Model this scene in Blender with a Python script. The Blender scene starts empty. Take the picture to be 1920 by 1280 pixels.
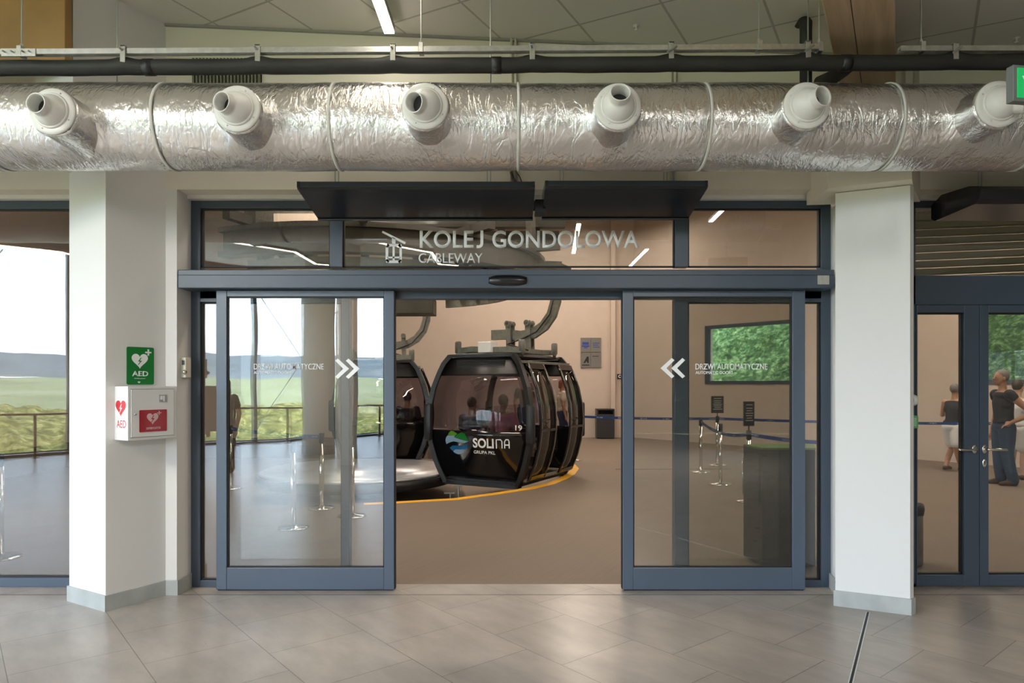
import bpy, bmesh, math, random
from mathutils import Vector, Matrix, noise
from mathutils.geometry import tessellate_polygon
random.seed(7)
PI = math.pi
F, HOR, CAMZ = 1290.0, 720.0, 1.6
sc = bpy.context.scene
COL = sc.collection

def at(px, py, Y):
    return Vector(((px - 960) * Y / F, Y, CAMZ + (HOR - py) * Y / F))
def ax(px, Y): return (px - 960) * Y / F
def az(py, Y): return CAMZ + (HOR - py) * Y / F

# ------------------------------------------------------------------ materials
def new_mat(name):
    m = bpy.data.materials.new(name); m.use_nodes = True
    nt = m.node_tree; b = nt.nodes['Principled BSDF']
    return m, nt, b
def N(nt, typ, **kw):
    n = nt.nodes.new(typ)
    for k, v in kw.items():
        if k.startswith('i_'): n.inputs[k[2:].replace('_', ' ')].default_value = v
        else: setattr(n, k, v)
    return n
def L(nt, a, b): nt.links.new(a, b)
def mat(name, col, rough=.5, metal=0.0, bump=0.0, bscale=60.0, var=0.0, vscale=3.0, spec=.5, coat=0.0, emit=None, estr=0.0):
    m, nt, b = new_mat(name)
    b.inputs['Base Color'].default_value = (*col, 1)
    b.inputs['Roughness'].default_value = rough
    b.inputs['Metallic'].default_value = metal
    b.inputs['Specular IOR Level'].default_value = spec
    b.inputs['Coat Weight'].default_value = coat
    if emit:
        b.inputs['Emission Color'].default_value = (*emit, 1); b.inputs['Emission Strength'].default_value = estr
    tc = N(nt, 'ShaderNodeTexCoord')
    if bump:
        n = N(nt, 'ShaderNodeTexNoise', i_Scale=bscale, i_Detail=4.0); L(nt, tc.outputs['Object'], n.inputs['Vector'])
        bp = N(nt, 'ShaderNodeBump', i_Strength=bump, i_Distance=.01); L(nt, n.outputs['Fac'], bp.inputs['Height']); L(nt, bp.outputs['Normal'], b.inputs['Normal'])
    if var:
        n = N(nt, 'ShaderNodeTexNoise', i_Scale=vscale, i_Detail=6.0); L(nt, tc.outputs['Object'], n.inputs['Vector'])
        r = N(nt, 'ShaderNodeMapRange', i_To_Min=1 - var, i_To_Max=1 + var); r.inputs['From Min'].default_value = .3; r.inputs['From Max'].default_value = .7
        L(nt, n.outputs['Fac'], r.inputs['Value'])
        vm = N(nt, 'ShaderNodeVectorMath', operation='SCALE'); vm.inputs[0].default_value = col; L(nt, r.outputs[0], vm.inputs['Scale'])
        L(nt, vm.outputs[0], b.inputs['Base Color'])
    return m

def glass(name, tint=(.93, .95, .94), refl=.09, edge=.5, rough=0.0, wav=0.012, wscale=1.2):
    m = bpy.data.materials.new(name); m.use_nodes = True; nt = m.node_tree; nt.nodes.clear()
    out = N(nt, 'ShaderNodeOutputMaterial'); mix = N(nt, 'ShaderNodeMixShader')
    tr = N(nt, 'ShaderNodeBsdfTransparent'); tr.inputs['Color'].default_value = (*tint, 1)
    gl = N(nt, 'ShaderNodeBsdfGlossy'); gl.inputs['Roughness'].default_value = rough
    lw = N(nt, 'ShaderNodeLayerWeight'); lw.inputs['Blend'].default_value = .5
    pw = N(nt, 'ShaderNodeMath', operation='POWER'); pw.inputs[1].default_value = 4.0; L(nt, lw.outputs['Facing'], pw.inputs[0])
    mu = N(nt, 'ShaderNodeMath', operation='MULTIPLY_ADD'); mu.inputs[1].default_value = edge; mu.inputs[2].default_value = refl
    mu.use_clamp = True
    L(nt, pw.outputs[0], mu.inputs[0]); L(nt, mu.outputs[0], mix.inputs['Fac'])
    if wav:
        tc = N(nt, 'ShaderNodeTexCoord'); n = N(nt, 'ShaderNodeTexNoise', i_Scale=wscale, i_Detail=1.0); L(nt, tc.outputs['Object'], n.inputs['Vector'])
        bp = N(nt, 'ShaderNodeBump', i_Strength=1.0, i_Distance=wav); L(nt, n.outputs['Fac'], bp.inputs['Height']); L(nt, bp.outputs['Normal'], gl.inputs['Normal'])
    L(nt, tr.outputs[0], mix.inputs[1]); L(nt, gl.outputs[0], mix.inputs[2]); L(nt, mix.outputs[0], out.inputs['Surface'])
    return m

def tile_mat(name, c1, c2, mortar, ddir, off_row, off_col, pitch, offset, msize, rough, bump, cloud=0.0, msmooth=.1, rvar=0.0):
    """tiles in world space: rows run along ddir (angle); across rows is ddir-90"""
    m, nt, b = new_mat(name)
    geo = N(nt, 'ShaderNodeNewGeometry')
    a = (math.cos(ddir), math.sin(ddir), 0); p = (math.sin(ddir), -math.cos(ddir), 0)
    da = N(nt, 'ShaderNodeVectorMath', operation='DOT_PRODUCT'); da.inputs[1].default_value = a; L(nt, geo.outputs['Position'], da.inputs[0])
    dp = N(nt, 'ShaderNodeVectorMath', operation='DOT_PRODUCT'); dp.inputs[1].default_value = p; L(nt, geo.outputs['Position'], dp.inputs[0])
    sa = N(nt, 'ShaderNodeMath', operation='SUBTRACT'); sa.inputs[1].default_value = off_col - pitch * 60; L(nt, da.outputs['Value'], sa.inputs[0])
    sp = N(nt, 'ShaderNodeMath', operation='SUBTRACT'); sp.inputs[1].default_value = off_row - pitch * 60; L(nt, dp.outputs['Value'], sp.inputs[0])
    cb = N(nt, 'ShaderNodeCombineXYZ'); L(nt, sa.outputs[0], cb.inputs[0]); L(nt, sp.outputs[0], cb.inputs[1])
    br = N(nt, 'ShaderNodeTexBrick'); br.offset = offset; br.offset_frequency = 2; br.squash = 1.0
    br.inputs['Scale'].default_value = 1.0; br.inputs['Mortar Size'].default_value = msize; br.inputs['Mortar Smooth'].default_value = msmooth
    br.inputs['Brick Width'].default_value = pitch; br.inputs['Row Height'].default_value = pitch; br.inputs['Bias'].default_value = 0
    br.inputs['Color1'].default_value = (*c1, 1); br.inputs['Color2'].default_value = (*c2, 1); br.inputs['Mortar'].default_value = (*mortar, 1)
    L(nt, cb.outputs[0], br.inputs['Vector'])
    src = br.outputs['Color']
    if cloud:
        st = N(nt, 'ShaderNodeVectorMath', operation='MULTIPLY'); st.inputs[1].default_value = (1.0, 2.2, 1.0); L(nt, cb.outputs[0], st.inputs[0])
        n = N(nt, 'ShaderNodeTexNoise', i_Scale=2.1, i_Detail=7.0, i_Roughness=.62); L(nt, st.outputs[0], n.inputs['Vector'])
        r = N(nt, 'ShaderNodeMapRange', i_To_Min=1 - cloud, i_To_Max=1 + cloud); r.inputs['From Min'].default_value = .3; r.inputs['From Max'].default_value = .7
        L(nt, n.outputs['Fac'], r.inputs['Value'])
        vm = N(nt, 'ShaderNodeVectorMath', operation='SCALE'); L(nt, src, vm.inputs[0]); L(nt, r.outputs[0], vm.inputs['Scale']); src = vm.outputs[0]
        r2 = N(nt, 'ShaderNodeMapRange', i_To_Min=rough + rvar, i_To_Max=rough - rvar); L(nt, n.outputs['Fac'], r2.inputs['Value']); L(nt, r2.outputs[0], b.inputs['Roughness'])
    else: b.inputs['Roughness'].default_value = rough
    L(nt, src, b.inputs['Base Color'])
    inv = N(nt, 'ShaderNodeMath', operation='SUBTRACT'); inv.inputs[0].default_value = 1.0; L(nt, br.outputs['Fac'], inv.inputs[1])
    bp = N(nt, 'ShaderNodeBump', i_Strength=bump, i_Distance=.004); L(nt, inv.outputs[0], bp.inputs['Height']); L(nt, bp.outputs['Normal'], b.inputs['Normal'])
    return m

TA = math.radians(129.5)
M = {}
M['floor'] = tile_mat('grey porcelain tile', (.375, .340, .305), (.335, .305, .275), (.15, .13, .11), TA, .262, 4.375, .6125, .5, .0022, .30, .5, cloud=.17, rvar=.07)
M['ceiling'] = tile_mat('mineral ceiling tile', (.80, .775, .72), (.78, .755, .70), (.50, .48, .44), math.radians(149.5), 3.306, 2.719, .613, 0.0, .009, .9, .5)
M['wall'] = mat('white painted plaster', (.77, .765, .745), .75, bump=.12, bscale=180)
M['wall_up'] = mat('cream painted plaster', (.82, .78, .67), .8, bump=.12, bscale=180)
M['walldark'] = mat('taupe painted plaster', (.20, .19, .175), .8)
M['hallwall'] = mat('warm painted render', (.56, .465, .395), .85, bump=.2, bscale=60, var=.03)
M['skirt'] = mat('grey stone skirting', (.42, .44, .43), .45, var=.12, vscale=6)
M['frame'] = mat('anthracite powder coat', (.060, .082, .115), .38, bump=.05, bscale=400, spec=.6)
M['framelt'] = mat('anthracite leaf with reflected light', (.075, .102, .142), .34, bump=.05, bscale=400, spec=.7)  # lighter copy of the frame coat, reflected light put into its colour
M['gasket'] = mat('black rubber gasket', (.012, .012, .014), .6)
M['blacksteel'] = mat('black enamelled steel', (.010, .011, .014), .22, spec=.6)
M['navysteel'] = mat('dark satin steel lip', (.030, .040, .055), .4)
M['glass'] = glass('clear door glass', tint=(.885, .895, .88), refl=.12, wav=.0011, wscale=1.5)
M['glassw'] = glass('clear fixed glass', tint=(.895, .90, .88), refl=.095, wav=.0011, wscale=1.1)
M['glassf'] = glass('outer window glass', tint=(.97, .985, .99), refl=.03, wav=0)
M['gonglass'] = glass('dark tinted cabin glass', tint=(.72, .69, .71), refl=.05, wav=.002)
M['sideglass'] = glass('brown tinted side glass', tint=(.40, .36, .32), refl=.16, wav=.002)
M['gonblack'] = mat('gloss black cabin shell', (.008, .008, .009), .12, coat=.5)
M['gonmatt'] = mat('matt black trim', (.012, .012, .013), .42)
M['galv'] = mat('galvanised steel', (.42, .42, .38), .42, metal=.6, var=.15, vscale=20)
M['galvdark'] = mat('weathered galvanised arm', (.19, .19, .165), .55, metal=.3, var=.2, vscale=12)
M['zinc'] = mat('bright zinc steel', (.62, .63, .60), .3, metal=.9, var=.1, vscale=30)
M['rod'] = mat('threaded zinc rod', (.42, .45, .42), .4, metal=.7)
M['chrome'] = mat('polished stainless steel', (.72, .70, .66), .12, metal=1)
M['insul'] = mat('black foam insulation', (.020, .020, .018), .62, bump=.5, bscale=9, var=.3, vscale=4)
M['nozzle'] = mat('white plastic nozzle', (.74, .74, .71), .35)
M['nozzin'] = mat('nozzle hole shade', (.03, .03, .03), .6)  # dark colour standing for the shade inside the nozzle tube
M['band'] = mat('white plastic strap', (.68, .68, .64), .4)
M['white'] = mat('white vinyl lettering', (.94, .95, .95), .4)
M['whitebox'] = mat('white enamelled box', (.80, .80, .79), .35)
M['cream'] = mat('cream plastic device', (.74, .70, .60), .4)
M['red'] = mat('red print', (.62, .01, .02), .5)
M['darkred'] = mat('deep red film', (.40, .008, .02), .25, coat=.6)
M['pink'] = mat('pale pink print', (.72, .50, .50), .5)
M['green'] = mat('green sign print', (.004, .20, .03), .4)
M['signgreen'] = mat('exit sign green', (.01, .50, .13), .4, emit=(.01, .5, .13), estr=.25)
M['greyframe'] = mat('grey plastic frame', (.16, .17, .17), .5)
M['yellow'] = mat('yellow line paint', (.75, .38, .02), .55, var=.1, vscale=8)
M['bluebelt'] = mat('blue barrier belt', (.012, .05, .22), .6)
M['dark'] = mat('dark grey laminate', (.030, .032, .034), .4)
M['kiosk'] = mat('charcoal laminate panel', (.014, .019, .023), .38)
M['kioskside'] = mat('charcoal panel with reflection tint', (.026, .019, .018), .5)  # maroon tint standing for a reflection on the counter's left face
M['kiosktop'] = mat('green laminate top', (.14, .26, .08), .35)
M['lamp'] = mat('lit diffuser', (.9, .9, .9), .5, emit=(1, .90, .76), estr=16)
M['lamphall'] = mat('lit warm diffuser', (.9, .9, .9), .5, emit=(1, .80, .56), estr=16)
M['lampbody'] = mat('grey aluminium profile', (.35, .34, .32), .5)
M['plate'] = mat('grey metal sign plate', (.17, .165, .155), .5)
M['blueprint'] = mat('blue print', (.02, .05, .30), .5)
M['lgreen'] = mat('light green print', (.16, .48, .02), .4)
M['mgreen'] = mat('green print', (.0, .32, .03), .4)
M['lblue'] = mat('light blue print', (.42, .62, .78), .4)
M['mblue'] = mat('blue emblem print', (.01, .22, .52), .4)
M['darkpanel'] = mat('reflected ribs dark green grey', (.075, .085, .058), .5)  # colour of the slats that stand for a ribbed reflection
M['louvre'] = mat('green grey slat', (.17, .18, .12), .5)
M['steelbeam'] = mat('dark steel guide beam', (.10, .095, .085), .5, metal=.4, var=.2)
M['metalring'] = mat('silver platform plate', (.40, .41, .43), .35, metal=.7, var=.1, vscale=5)
M['skin'] = mat('tanned skin', (.42, .22, .13), .5)
M['skin2'] = mat('pale skin', (.60, .38, .28), .5)
M['hair'] = mat('dark brown hair', (.04, .025, .018), .6)
M['hairgrey'] = mat('grey hair', (.18, .16, .15), .7)
M['hairred'] = mat('auburn hair', (.28, .07, .03), .6)
M['blackcloth'] = mat('black cotton', (.012, .012, .016), .85)
M['jeans'] = mat('blue denim', (.025, .055, .11), .85, var=.2, vscale=14)
M['whitecloth'] = mat('white cotton', (.70, .70, .70), .85)
M['pinkcloth'] = mat('pink cotton', (.50, .20, .26), .85)
M['greycloth'] = mat('grey green cotton', (.12, .13, .11), .85)
M['cream2'] = mat('cream cotton', (.62, .55, .40), .85)
M['brownshoe'] = mat('brown leather', (.05, .03, .02), .6)
M['navy'] = mat('navy cotton', (.02, .03, .07), .85)

def wood(name, dirv):
    m, nt, b = new_mat(name)
    geo = N(nt, 'ShaderNodeNewGeometry')
    mp = N(nt, 'ShaderNodeMapping'); mp.inputs['Rotation'].default_value = (0, 0, -dirv); mp.inputs['Scale'].default_value = (.6, 9, 9)
    tcn = N(nt, 'ShaderNodeTexCoord'); L(nt, tcn.outputs['Object'], mp.inputs['Vector'])
    n = N(nt, 'ShaderNodeTexNoise', i_Scale=1.6, i_Detail=8.0, i_Roughness=.6, i_Distortion=.6); L(nt, mp.outputs[0], n.inputs['Vector'])
    cr = N(nt, 'ShaderNodeValToRGB'); cr.color_ramp.elements[0].position = .3; cr.color_ramp.elements[0].color = (.44, .31, .19, 1)
    cr.color_ramp.elements[1].position = .7; cr.color_ramp.elements[1].color = (.66, .50, .34, 1)
    L(nt, n.outputs['Fac'], cr.inputs[0])
    v = N(nt, 'ShaderNodeTexVoronoi', i_Scale=1.7); L(nt, tcn.outputs['Object'], v.inputs['Vector'])
    r = N(nt, 'ShaderNodeMapRange', i_To_Min=.45, i_To_Max=1.0); r.inputs['From Max'].default_value = .045; r.inputs['From Min'].default_value = .02; L(nt, v.outputs['Distance'], r.inputs['Value'])
    vm = N(nt, 'ShaderNodeVectorMath', operation='SCALE'); L(nt, cr.outputs[0], vm.inputs[0]); L(nt, r.outputs[0], vm.inputs['Scale'])
    L(nt, vm.outputs[0], b.inputs['Base Color']); b.inputs['Roughness'].default_value = .55
    return m
M['wood'] = wood('glued spruce timber', 0)
M['wood2'] = mat('amber stained plywood', (.40, .23, .08), .55, var=.22, vscale=2.2)

def foil():
    m, nt, b = new_mat('crinkled aluminium foil')
    b.inputs['Metallic'].default_value = .97; b.inputs['Base Color'].default_value = (.80, .79, .775, 1); b.inputs['Roughness'].default_value = .27
    tc = N(nt, 'ShaderNodeTexCoord')
    def nz(scale, sx, det=5.0, dist=0.0, rot=0.0):
        mp = N(nt, 'ShaderNodeMapping'); mp.inputs['Scale'].default_value = sx; mp.inputs['Rotation'].default_value = (rot, rot, 0); L(nt, tc.outputs['Object'], mp.inputs[0])
        n = N(nt, 'ShaderNodeTexNoise', i_Scale=scale, i_Detail=det, i_Distortion=dist); L(nt, mp.outputs[0], n.inputs['Vector']); return n
    a = nz(2.2, (1, 1, 1), 3.0, .4); c = nz(16, (1.6, 1, 1), 4.0, 1.2); d = nz(60, (1, 1, 1), 2.0)
    # sharp creases from folded noise
    e = nz(5, (3.0, 1, 1), 6.0, .8)
    s1 = N(nt, 'ShaderNodeMath', operation='SUBTRACT'); s1.inputs[1].default_value = .5; L(nt, e.outputs['Fac'], s1.inputs[0])
    ab = N(nt, 'ShaderNodeMath', operation='ABSOLUTE'); L(nt, s1.outputs[0], ab.inputs[0])
    mn = N(nt, 'ShaderNodeMath', operation='MINIMUM'); mn.inputs[1].default_value = .07; L(nt, ab.outputs[0], mn.inputs[0])
    def sc_(x, k):
        q = N(nt, 'ShaderNodeMath', operation='MULTIPLY'); q.inputs[1].default_value = k; L(nt, x, q.inputs[0]); return q.outputs[0]
    def ad(x, y):
        q = N(nt, 'ShaderNodeMath', operation='ADD'); L(nt, x, q.inputs[0]); L(nt, y, q.inputs[1]); return q.outputs[0]
    hh = ad(ad(sc_(a.outputs['Fac'], 1.2), sc_(c.outputs['Fac'], .26)), ad(sc_(d.outputs['Fac'], .035), sc_(mn.outputs[0], 1.1)))
    bp = N(nt, 'ShaderNodeBump', i_Strength=.9, i_Distance=.026); L(nt, hh, bp.inputs['Height']); L(nt, bp.outputs['Normal'], b.inputs['Normal'])
    return m
M['foil'] = foil()

def concrete():
    m, nt, b = new_mat('brushed brown concrete')
    geo = N(nt, 'ShaderNodeNewGeometry')
    mp = N(nt, 'ShaderNodeMapping'); mp.inputs['Rotation'].default_value = (0, 0, math.radians(-62)); mp.inputs['Scale'].default_value = (1, 1, 1); L(nt, geo.outputs['Position'], mp.inputs[0])
    m2 = N(nt, 'ShaderNodeMapping'); m2.inputs['Scale'].default_value = (1.5, 60, 1); L(nt, mp.outputs[0], m2.inputs[0])
    n = N(nt, 'ShaderNodeTexNoise', i_Scale=1.0, i_Detail=5.0); L(nt, m2.outputs[0], n.inputs['Vector'])
    n2 = N(nt, 'ShaderNodeTexNoise', i_Scale=.9, i_Detail=6.0); L(nt, geo.outputs['Position'], n2.inputs['Vector'])
    mx = N(nt, 'ShaderNodeMix'); mx.data_type = 'RGBA'; mx.inputs[6].default_value = (.135, .104, .078, 1); mx.inputs[7].default_value = (.22, .172, .132, 1)
    ad = N(nt, 'ShaderNodeMath', operation='MULTIPLY_ADD'); ad.inputs[1].default_value = .6; L(nt, n.outputs['Fac'], ad.inputs[0])
    h = N(nt, 'ShaderNodeMath', operation='MULTIPLY'); h.inputs[1].default_value = .4; L(nt, n2.outputs['Fac'], h.inputs[0]); L(nt, h.outputs[0], ad.inputs[2])
    L(nt, ad.outputs[0], mx.inputs[0]); L(nt, mx.outputs[2], b.inputs['Base Color']); b.inputs['Roughness'].default_value = .62; b.inputs['Specular IOR Level'].default_value = .3
    bp = N(nt, 'ShaderNodeBump', i_Strength=.35, i_Distance=.004); L(nt, n.outputs['Fac'], bp.inputs['Height']); L(nt, bp.outputs['Normal'], b.inputs['Normal'])
    return m
M['concrete'] = concrete()

def leafy(name, c1, c2, c3, scale):
    m, nt, b = new_mat(name)
    geo = N(nt, 'ShaderNodeNewGeometry')
    n = N(nt, 'ShaderNodeTexNoise', i_Scale=scale, i_Detail=8.0, i_Roughness=.75); L(nt, geo.outputs['Position'], n.inputs['Vector'])
    cr = N(nt, 'ShaderNodeValToRGB'); e = cr.color_ramp.elements
    e[0].position = .36; e[0].color = (*c1, 1); e[1].position = .64; e[1].color = (*c3, 1); k = e.new(.5); k.color = (*c2, 1)
    L(nt, n.outputs['Fac'], cr.inputs[0]); L(nt, cr.outputs[0], b.inputs['Base Color']); b.inputs['Roughness'].default_value = .9
    b.inputs['Specular IOR Level'].default_value = .1
    return m
M['bank'] = leafy('leafy green bank', (.015, .03, .010), (.08, .15, .04), (.34, .46, .18), 6)
M['shrub'] = leafy('yellow green shrub', (.05, .07, .02), (.25, .23, .06), (.60, .52, .17), 1.6)
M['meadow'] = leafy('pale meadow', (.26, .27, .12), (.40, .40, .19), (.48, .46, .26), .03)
M['hills'] = leafy('haze-tinted wooded hills', (.17, .19, .18), (.24, .26, .24), (.30, .32, .29), .02)  # aerial haze put into the pale colour of the hills

def belt():
    m, nt, b = new_mat('blue barrier belt with white marks')
    tc = N(nt, 'ShaderNodeTexCoord'); sp = N(nt, 'ShaderNodeSeparateXYZ'); L(nt, tc.outputs['UV'], sp.inputs[0])
    w = N(nt, 'ShaderNodeMath', operation='FRACT'); ml = N(nt, 'ShaderNodeMath', operation='MULTIPLY'); ml.inputs[1].default_value = 2.2; L(nt, sp.outputs[0], ml.inputs[0]); L(nt, ml.outputs[0], w.inputs[0])
    g = N(nt, 'ShaderNodeMath', operation='LESS_THAN'); g.inputs[1].default_value = .3; L(nt, w.outputs[0], g.inputs[0])
    n = N(nt, 'ShaderNodeTexNoise', i_Scale=90.0); L(nt, tc.outputs['Object'], n.inputs['Vector'])
    g2 = N(nt, 'ShaderNodeMath', operation='GREATER_THAN'); g2.inputs[1].default_value = .52; L(nt, n.outputs['Fac'], g2.inputs[0])
    c = N(nt, 'ShaderNodeMath', operation='SUBTRACT'); c.inputs[1].default_value = .5; L(nt, sp.outputs[1], c.inputs[0])
    c2 = N(nt, 'ShaderNodeMath', operation='ABSOLUTE'); L(nt, c.outputs[0], c2.inputs[0])
    g3 = N(nt, 'ShaderNodeMath', operation='LESS_THAN'); g3.inputs[1].default_value = .25; L(nt, c2.outputs[0], g3.inputs[0])
    m1 = N(nt, 'ShaderNodeMath', operation='MULTIPLY'); L(nt, g.outputs[0], m1.inputs[0]); L(nt, g2.outputs[0], m1.inputs[1])
    m2 = N(nt, 'ShaderNodeMath', operation='MULTIPLY'); L(nt, m1.outputs[0], m2.inputs[0]); L(nt, g3.outputs[0], m2.inputs[1])
    mx = N(nt, 'ShaderNodeMix'); mx.data_type = 'RGBA'; mx.inputs[6].default_value = (.010, .045, .20, 1); mx.inputs[7].default_value = (.45, .50, .60, 1)
    L(nt, m2.outputs[0], mx.inputs[0]); L(nt, mx.outputs[2], b.inputs['Base Color']); b.inputs['Roughness'].default_value = .6
    return m
M['belt'] = belt()

# ------------------------------------------------------------------ mesh helpers
def link(name, me, m=None, parent=None, smooth=False):
    o = bpy.data.objects.new(name, me); COL.objects.link(o)
    if m is not None: me.materials.append(M[m] if isinstance(m, str) else m)
    if parent is not None: o.parent = parent
    if smooth:
        for p in me.polygons: p.use_smooth = True
    return o
def build(name, bm, m, parent=None, smooth=False, origin=None, autosmooth=None):
    if smooth:
        for f in bm.faces: f.smooth = True
        ang = math.radians(autosmooth or 38)
        for e in bm.edges:
            if len(e.link_faces) == 2 and e.calc_face_angle(0) > ang: e.smooth = False
    bmesh.ops.recalc_face_normals(bm, faces=bm.faces[:])
    if origin is not None: bmesh.ops.translate(bm, verts=bm.verts[:], vec=-Vector(origin))
    me = bpy.data.meshes.new(name); bm.to_mesh(me); bm.free()
    o = link(name, me, m, parent)
    if origin is not None: o.location = origin
    return o
def tag(o, label=None, cat=None, group=None, kind=None):
    if label: o['label'] = label
    if cat: o['category'] = cat
    if group: o['group'] = group
    if kind: o['kind'] = kind
    return o
def empty(name, loc=(0, 0, 0), label=None, cat=None, group=None, rz=0.0):
    o = bpy.data.objects.new(name, None); COL.objects.link(o); o.location = loc; o.rotation_euler = (0, 0, rz); o.empty_display_size = .1
    return tag(o, label, cat, group)
def children(o): return [c for c in bpy.data.objects if c.parent == o]
def copy_tree(o, parent=None, skip=()):
    c = o.copy(); COL.objects.link(c)
    if parent is not None: c.parent = parent
    for ch in children(o):
        if ch.name.split('.')[0] in skip: continue
        copy_tree(ch, c, skip)
    return c

def NB(): return bmesh.new()
def box(bm, x0, x1, y0, y1, z0, z1, bev=0.0, mtx=None):
    r = bmesh.ops.create_cube(bm, size=1.0); vs = r['verts']
    for v in vs: v.co = Vector(((x0 + x1) / 2 + v.co.x * (x1 - x0), (y0 + y1) / 2 + v.co.y * (y1 - y0), (z0 + z1) / 2 + v.co.z * (z1 - z0)))
    if bev:
        es = list({e for v in vs for e in v.link_edges})
        rr = bmesh.ops.bevel(bm, geom=es, offset=bev, segments=2, affect='EDGES', profile=.5)
        vs = list({v for f in rr['faces'] for v in f.verts} | {v for v in vs if v.is_valid})
    if mtx is not None: bmesh.ops.transform(bm, matrix=mtx, verts=vs)
    return vs
def prism(bm, pts, z0, z1):
    a = [bm.verts.new((p[0], p[1], z0)) for p in pts]; b = [bm.verts.new((p[0], p[1], z1)) for p in pts]
    n = len(pts); bm.faces.new(a[::-1]); bm.faces.new(b)
    for i in range(n): bm.faces.new((a[i], a[(i + 1) % n], b[(i + 1) % n], b[i]))
def extr(bm, pts, o, ux, uy, un, d):
    """polygon pts (2d) in plane (ux,uy) at o, extruded by d along un"""
    o = Vector(o); ux = Vector(ux); uy = Vector(uy); un = Vector(un)
    a = [bm.verts.new(o + ux * p[0] + uy * p[1]) for p in pts]; b = [bm.verts.new(o + ux * p[0] + uy * p[1] + un * d) for p in pts]
    n = len(pts)
    tris = tessellate_polygon([[Vector((p[0], p[1], 0)) for p in pts]])
    for t in tris:
        bm.faces.new([a[i] for i in t]); bm.faces.new([b[i] for i in t][::-1])
    for i in range(n): bm.faces.new((a[i], a[(i + 1) % n], b[(i + 1) % n], b[i]))
def tube(bm, pts, rad, seg=12, caps=True, flat=None):
    """sweep a circle (or flat=(w,h) rectangle) along pts, rad float or list"""
    pts = [Vector(p) for p in pts]; n = len(pts)
    rads = rad if isinstance(rad, (list, tuple)) else [rad] * n
    rings = []; up = None
    for i, p in enumerate(pts):
        t = (pts[min(i + 1, n - 1)] - pts[max(i - 1, 0)]).normalized()
        if up is None:
            up = Vector((0, 0, 1)) if abs(t.z) < .9 else Vector((1, 0, 0))
        s = t.cross(up).normalized(); up = s.cross(t).normalized()
        if flat:
            w, h = flat; ring = [p + s * (w * a) + up * (h * b) for a, b in ((-.5, -.5), (.5, -.5), (.5, .5), (-.5, .5))]
        else: ring = [p + (s * math.cos(2 * PI * k / seg) + up * math.sin(2 * PI * k / seg)) * rads[i] for k in range(seg)]
        rings.append([bm.verts.new(c) for c in ring])
    m = len(rings[0])
    for i in range(n - 1):
        for k in range(m): bm.faces.new((rings[i][k], rings[i][(k + 1) % m], rings[i + 1][(k + 1) % m], rings[i + 1][k]))
    if caps: bm.faces.new(rings[0][::-1]); bm.faces.new(rings[-1])
def lathe(bm, prof, o, axis, seg=32, closed=False):
    """prof [(r, h)] revolved about axis through o"""
    o = Vector(o); ax_ = Vector(axis).normalized(); q = Vector((0, 0, 1)).rotation_difference(ax_)
    rings = []
    for r, h in prof:
        if r < 1e-6: rings.append([bm.verts.new(o + ax_ * h)]); continue
        rings.append([bm.verts.new(o + q @ Vector((r * math.cos(2 * PI * k / seg), r * math.sin(2 * PI * k / seg), h))) for k in range(seg)])
    for a, b in zip(rings, rings[1:]):
        for k in range(seg):
            k2 = (k + 1) % seg
            if len(a) == 1 and len(b) == 1: continue
            if len(a) == 1: bm.faces.new((a[0], b[k2], b[k]))
            elif len(b) == 1: bm.faces.new((a[k], a[k2], b[0]))
            else: bm.faces.new((a[k], a[k2], b[k2], b[k]))
def ell(bm, c, r, seg=16, rot=None):
    rr = bmesh.ops.create_uvsphere(bm, u_segments=seg, v_segments=max(8, seg // 2), radius=1.0)
    mt = Matrix.Translation(Vector(c)) @ (rot.to_4x4() if rot is not None else Matrix()) @ Matrix.Diagonal((*r, 1))
    bmesh.ops.transform(bm, matrix=mt, verts=rr['verts'])
def B(name, x0, x1, y0, y1, z0, z1, m, parent=None, bev=0.0):
    bm = NB(); c = Vector(((x0 + x1) / 2, (y0 + y1) / 2, z0)); box(bm, x0, x1, y0, y1, z0, z1, bev)
    pl = Vector((0, 0, 0))
    return build(name, bm, m, parent, origin=None)
def S(o): return tag(o, kind='structure')

def text(name, body, x0, x1, z0, z1, y, m, parent=None, bold=0.0, o=None, ux=(1, 0, 0), depth=.002, uz=(0, 0, 1), track=1.0):
    """text whose bounds fill [x0,x1]x[z0,z1] in the plane through o with axes ux, uz, facing -normal"""
    cu = bpy.data.curves.new(name, 'FONT'); cu.body = body; cu.size = 1.0; cu.offset = bold; cu.extrude = 0.0; cu.space_character = track; cu.resolution_u = 4
    ob = bpy.data.objects.new('tmp_text', cu); COL.objects.link(ob)
    dg = bpy.context.evaluated_depsgraph_get(); dg.update()
    me = bpy.data.meshes.new_from_object(ob.evaluated_get(dg)); bpy.data.objects.remove(ob); bpy.data.curves.remove(cu)
    xs = [v.co.x for v in me.vertices]; ys = [v.co.y for v in me.vertices]
    ux = Vector(ux); uz = Vector(uz); un = ux.cross(uz); base = Vector(o) if o is not None else Vector((0, y, 0))
    sx = (x1 - x0) / (max(xs) - min(xs)); sz = (z1 - z0) / (max(ys) - min(ys))
    bm = NB(); bm.from_mesh(me); bpy.data.meshes.remove(me)
    for v in bm.verts:
        v.co = base + ux * (x0 + (v.co.x - min(xs)) * sx) + uz * (z0 + (v.co.y - min(ys)) * sz)
    r = bmesh.ops.extrude_face_region(bm, geom=bm.faces[:])
    bmesh.ops.translate(bm, verts=[g for g in r['geom'] if isinstance(g, bmesh.types.BMVert)], vec=un * -depth if False else Vector((0, 0, 0)) - un * 0 + un * depth)
    return build(name, bm, m, parent)

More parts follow.
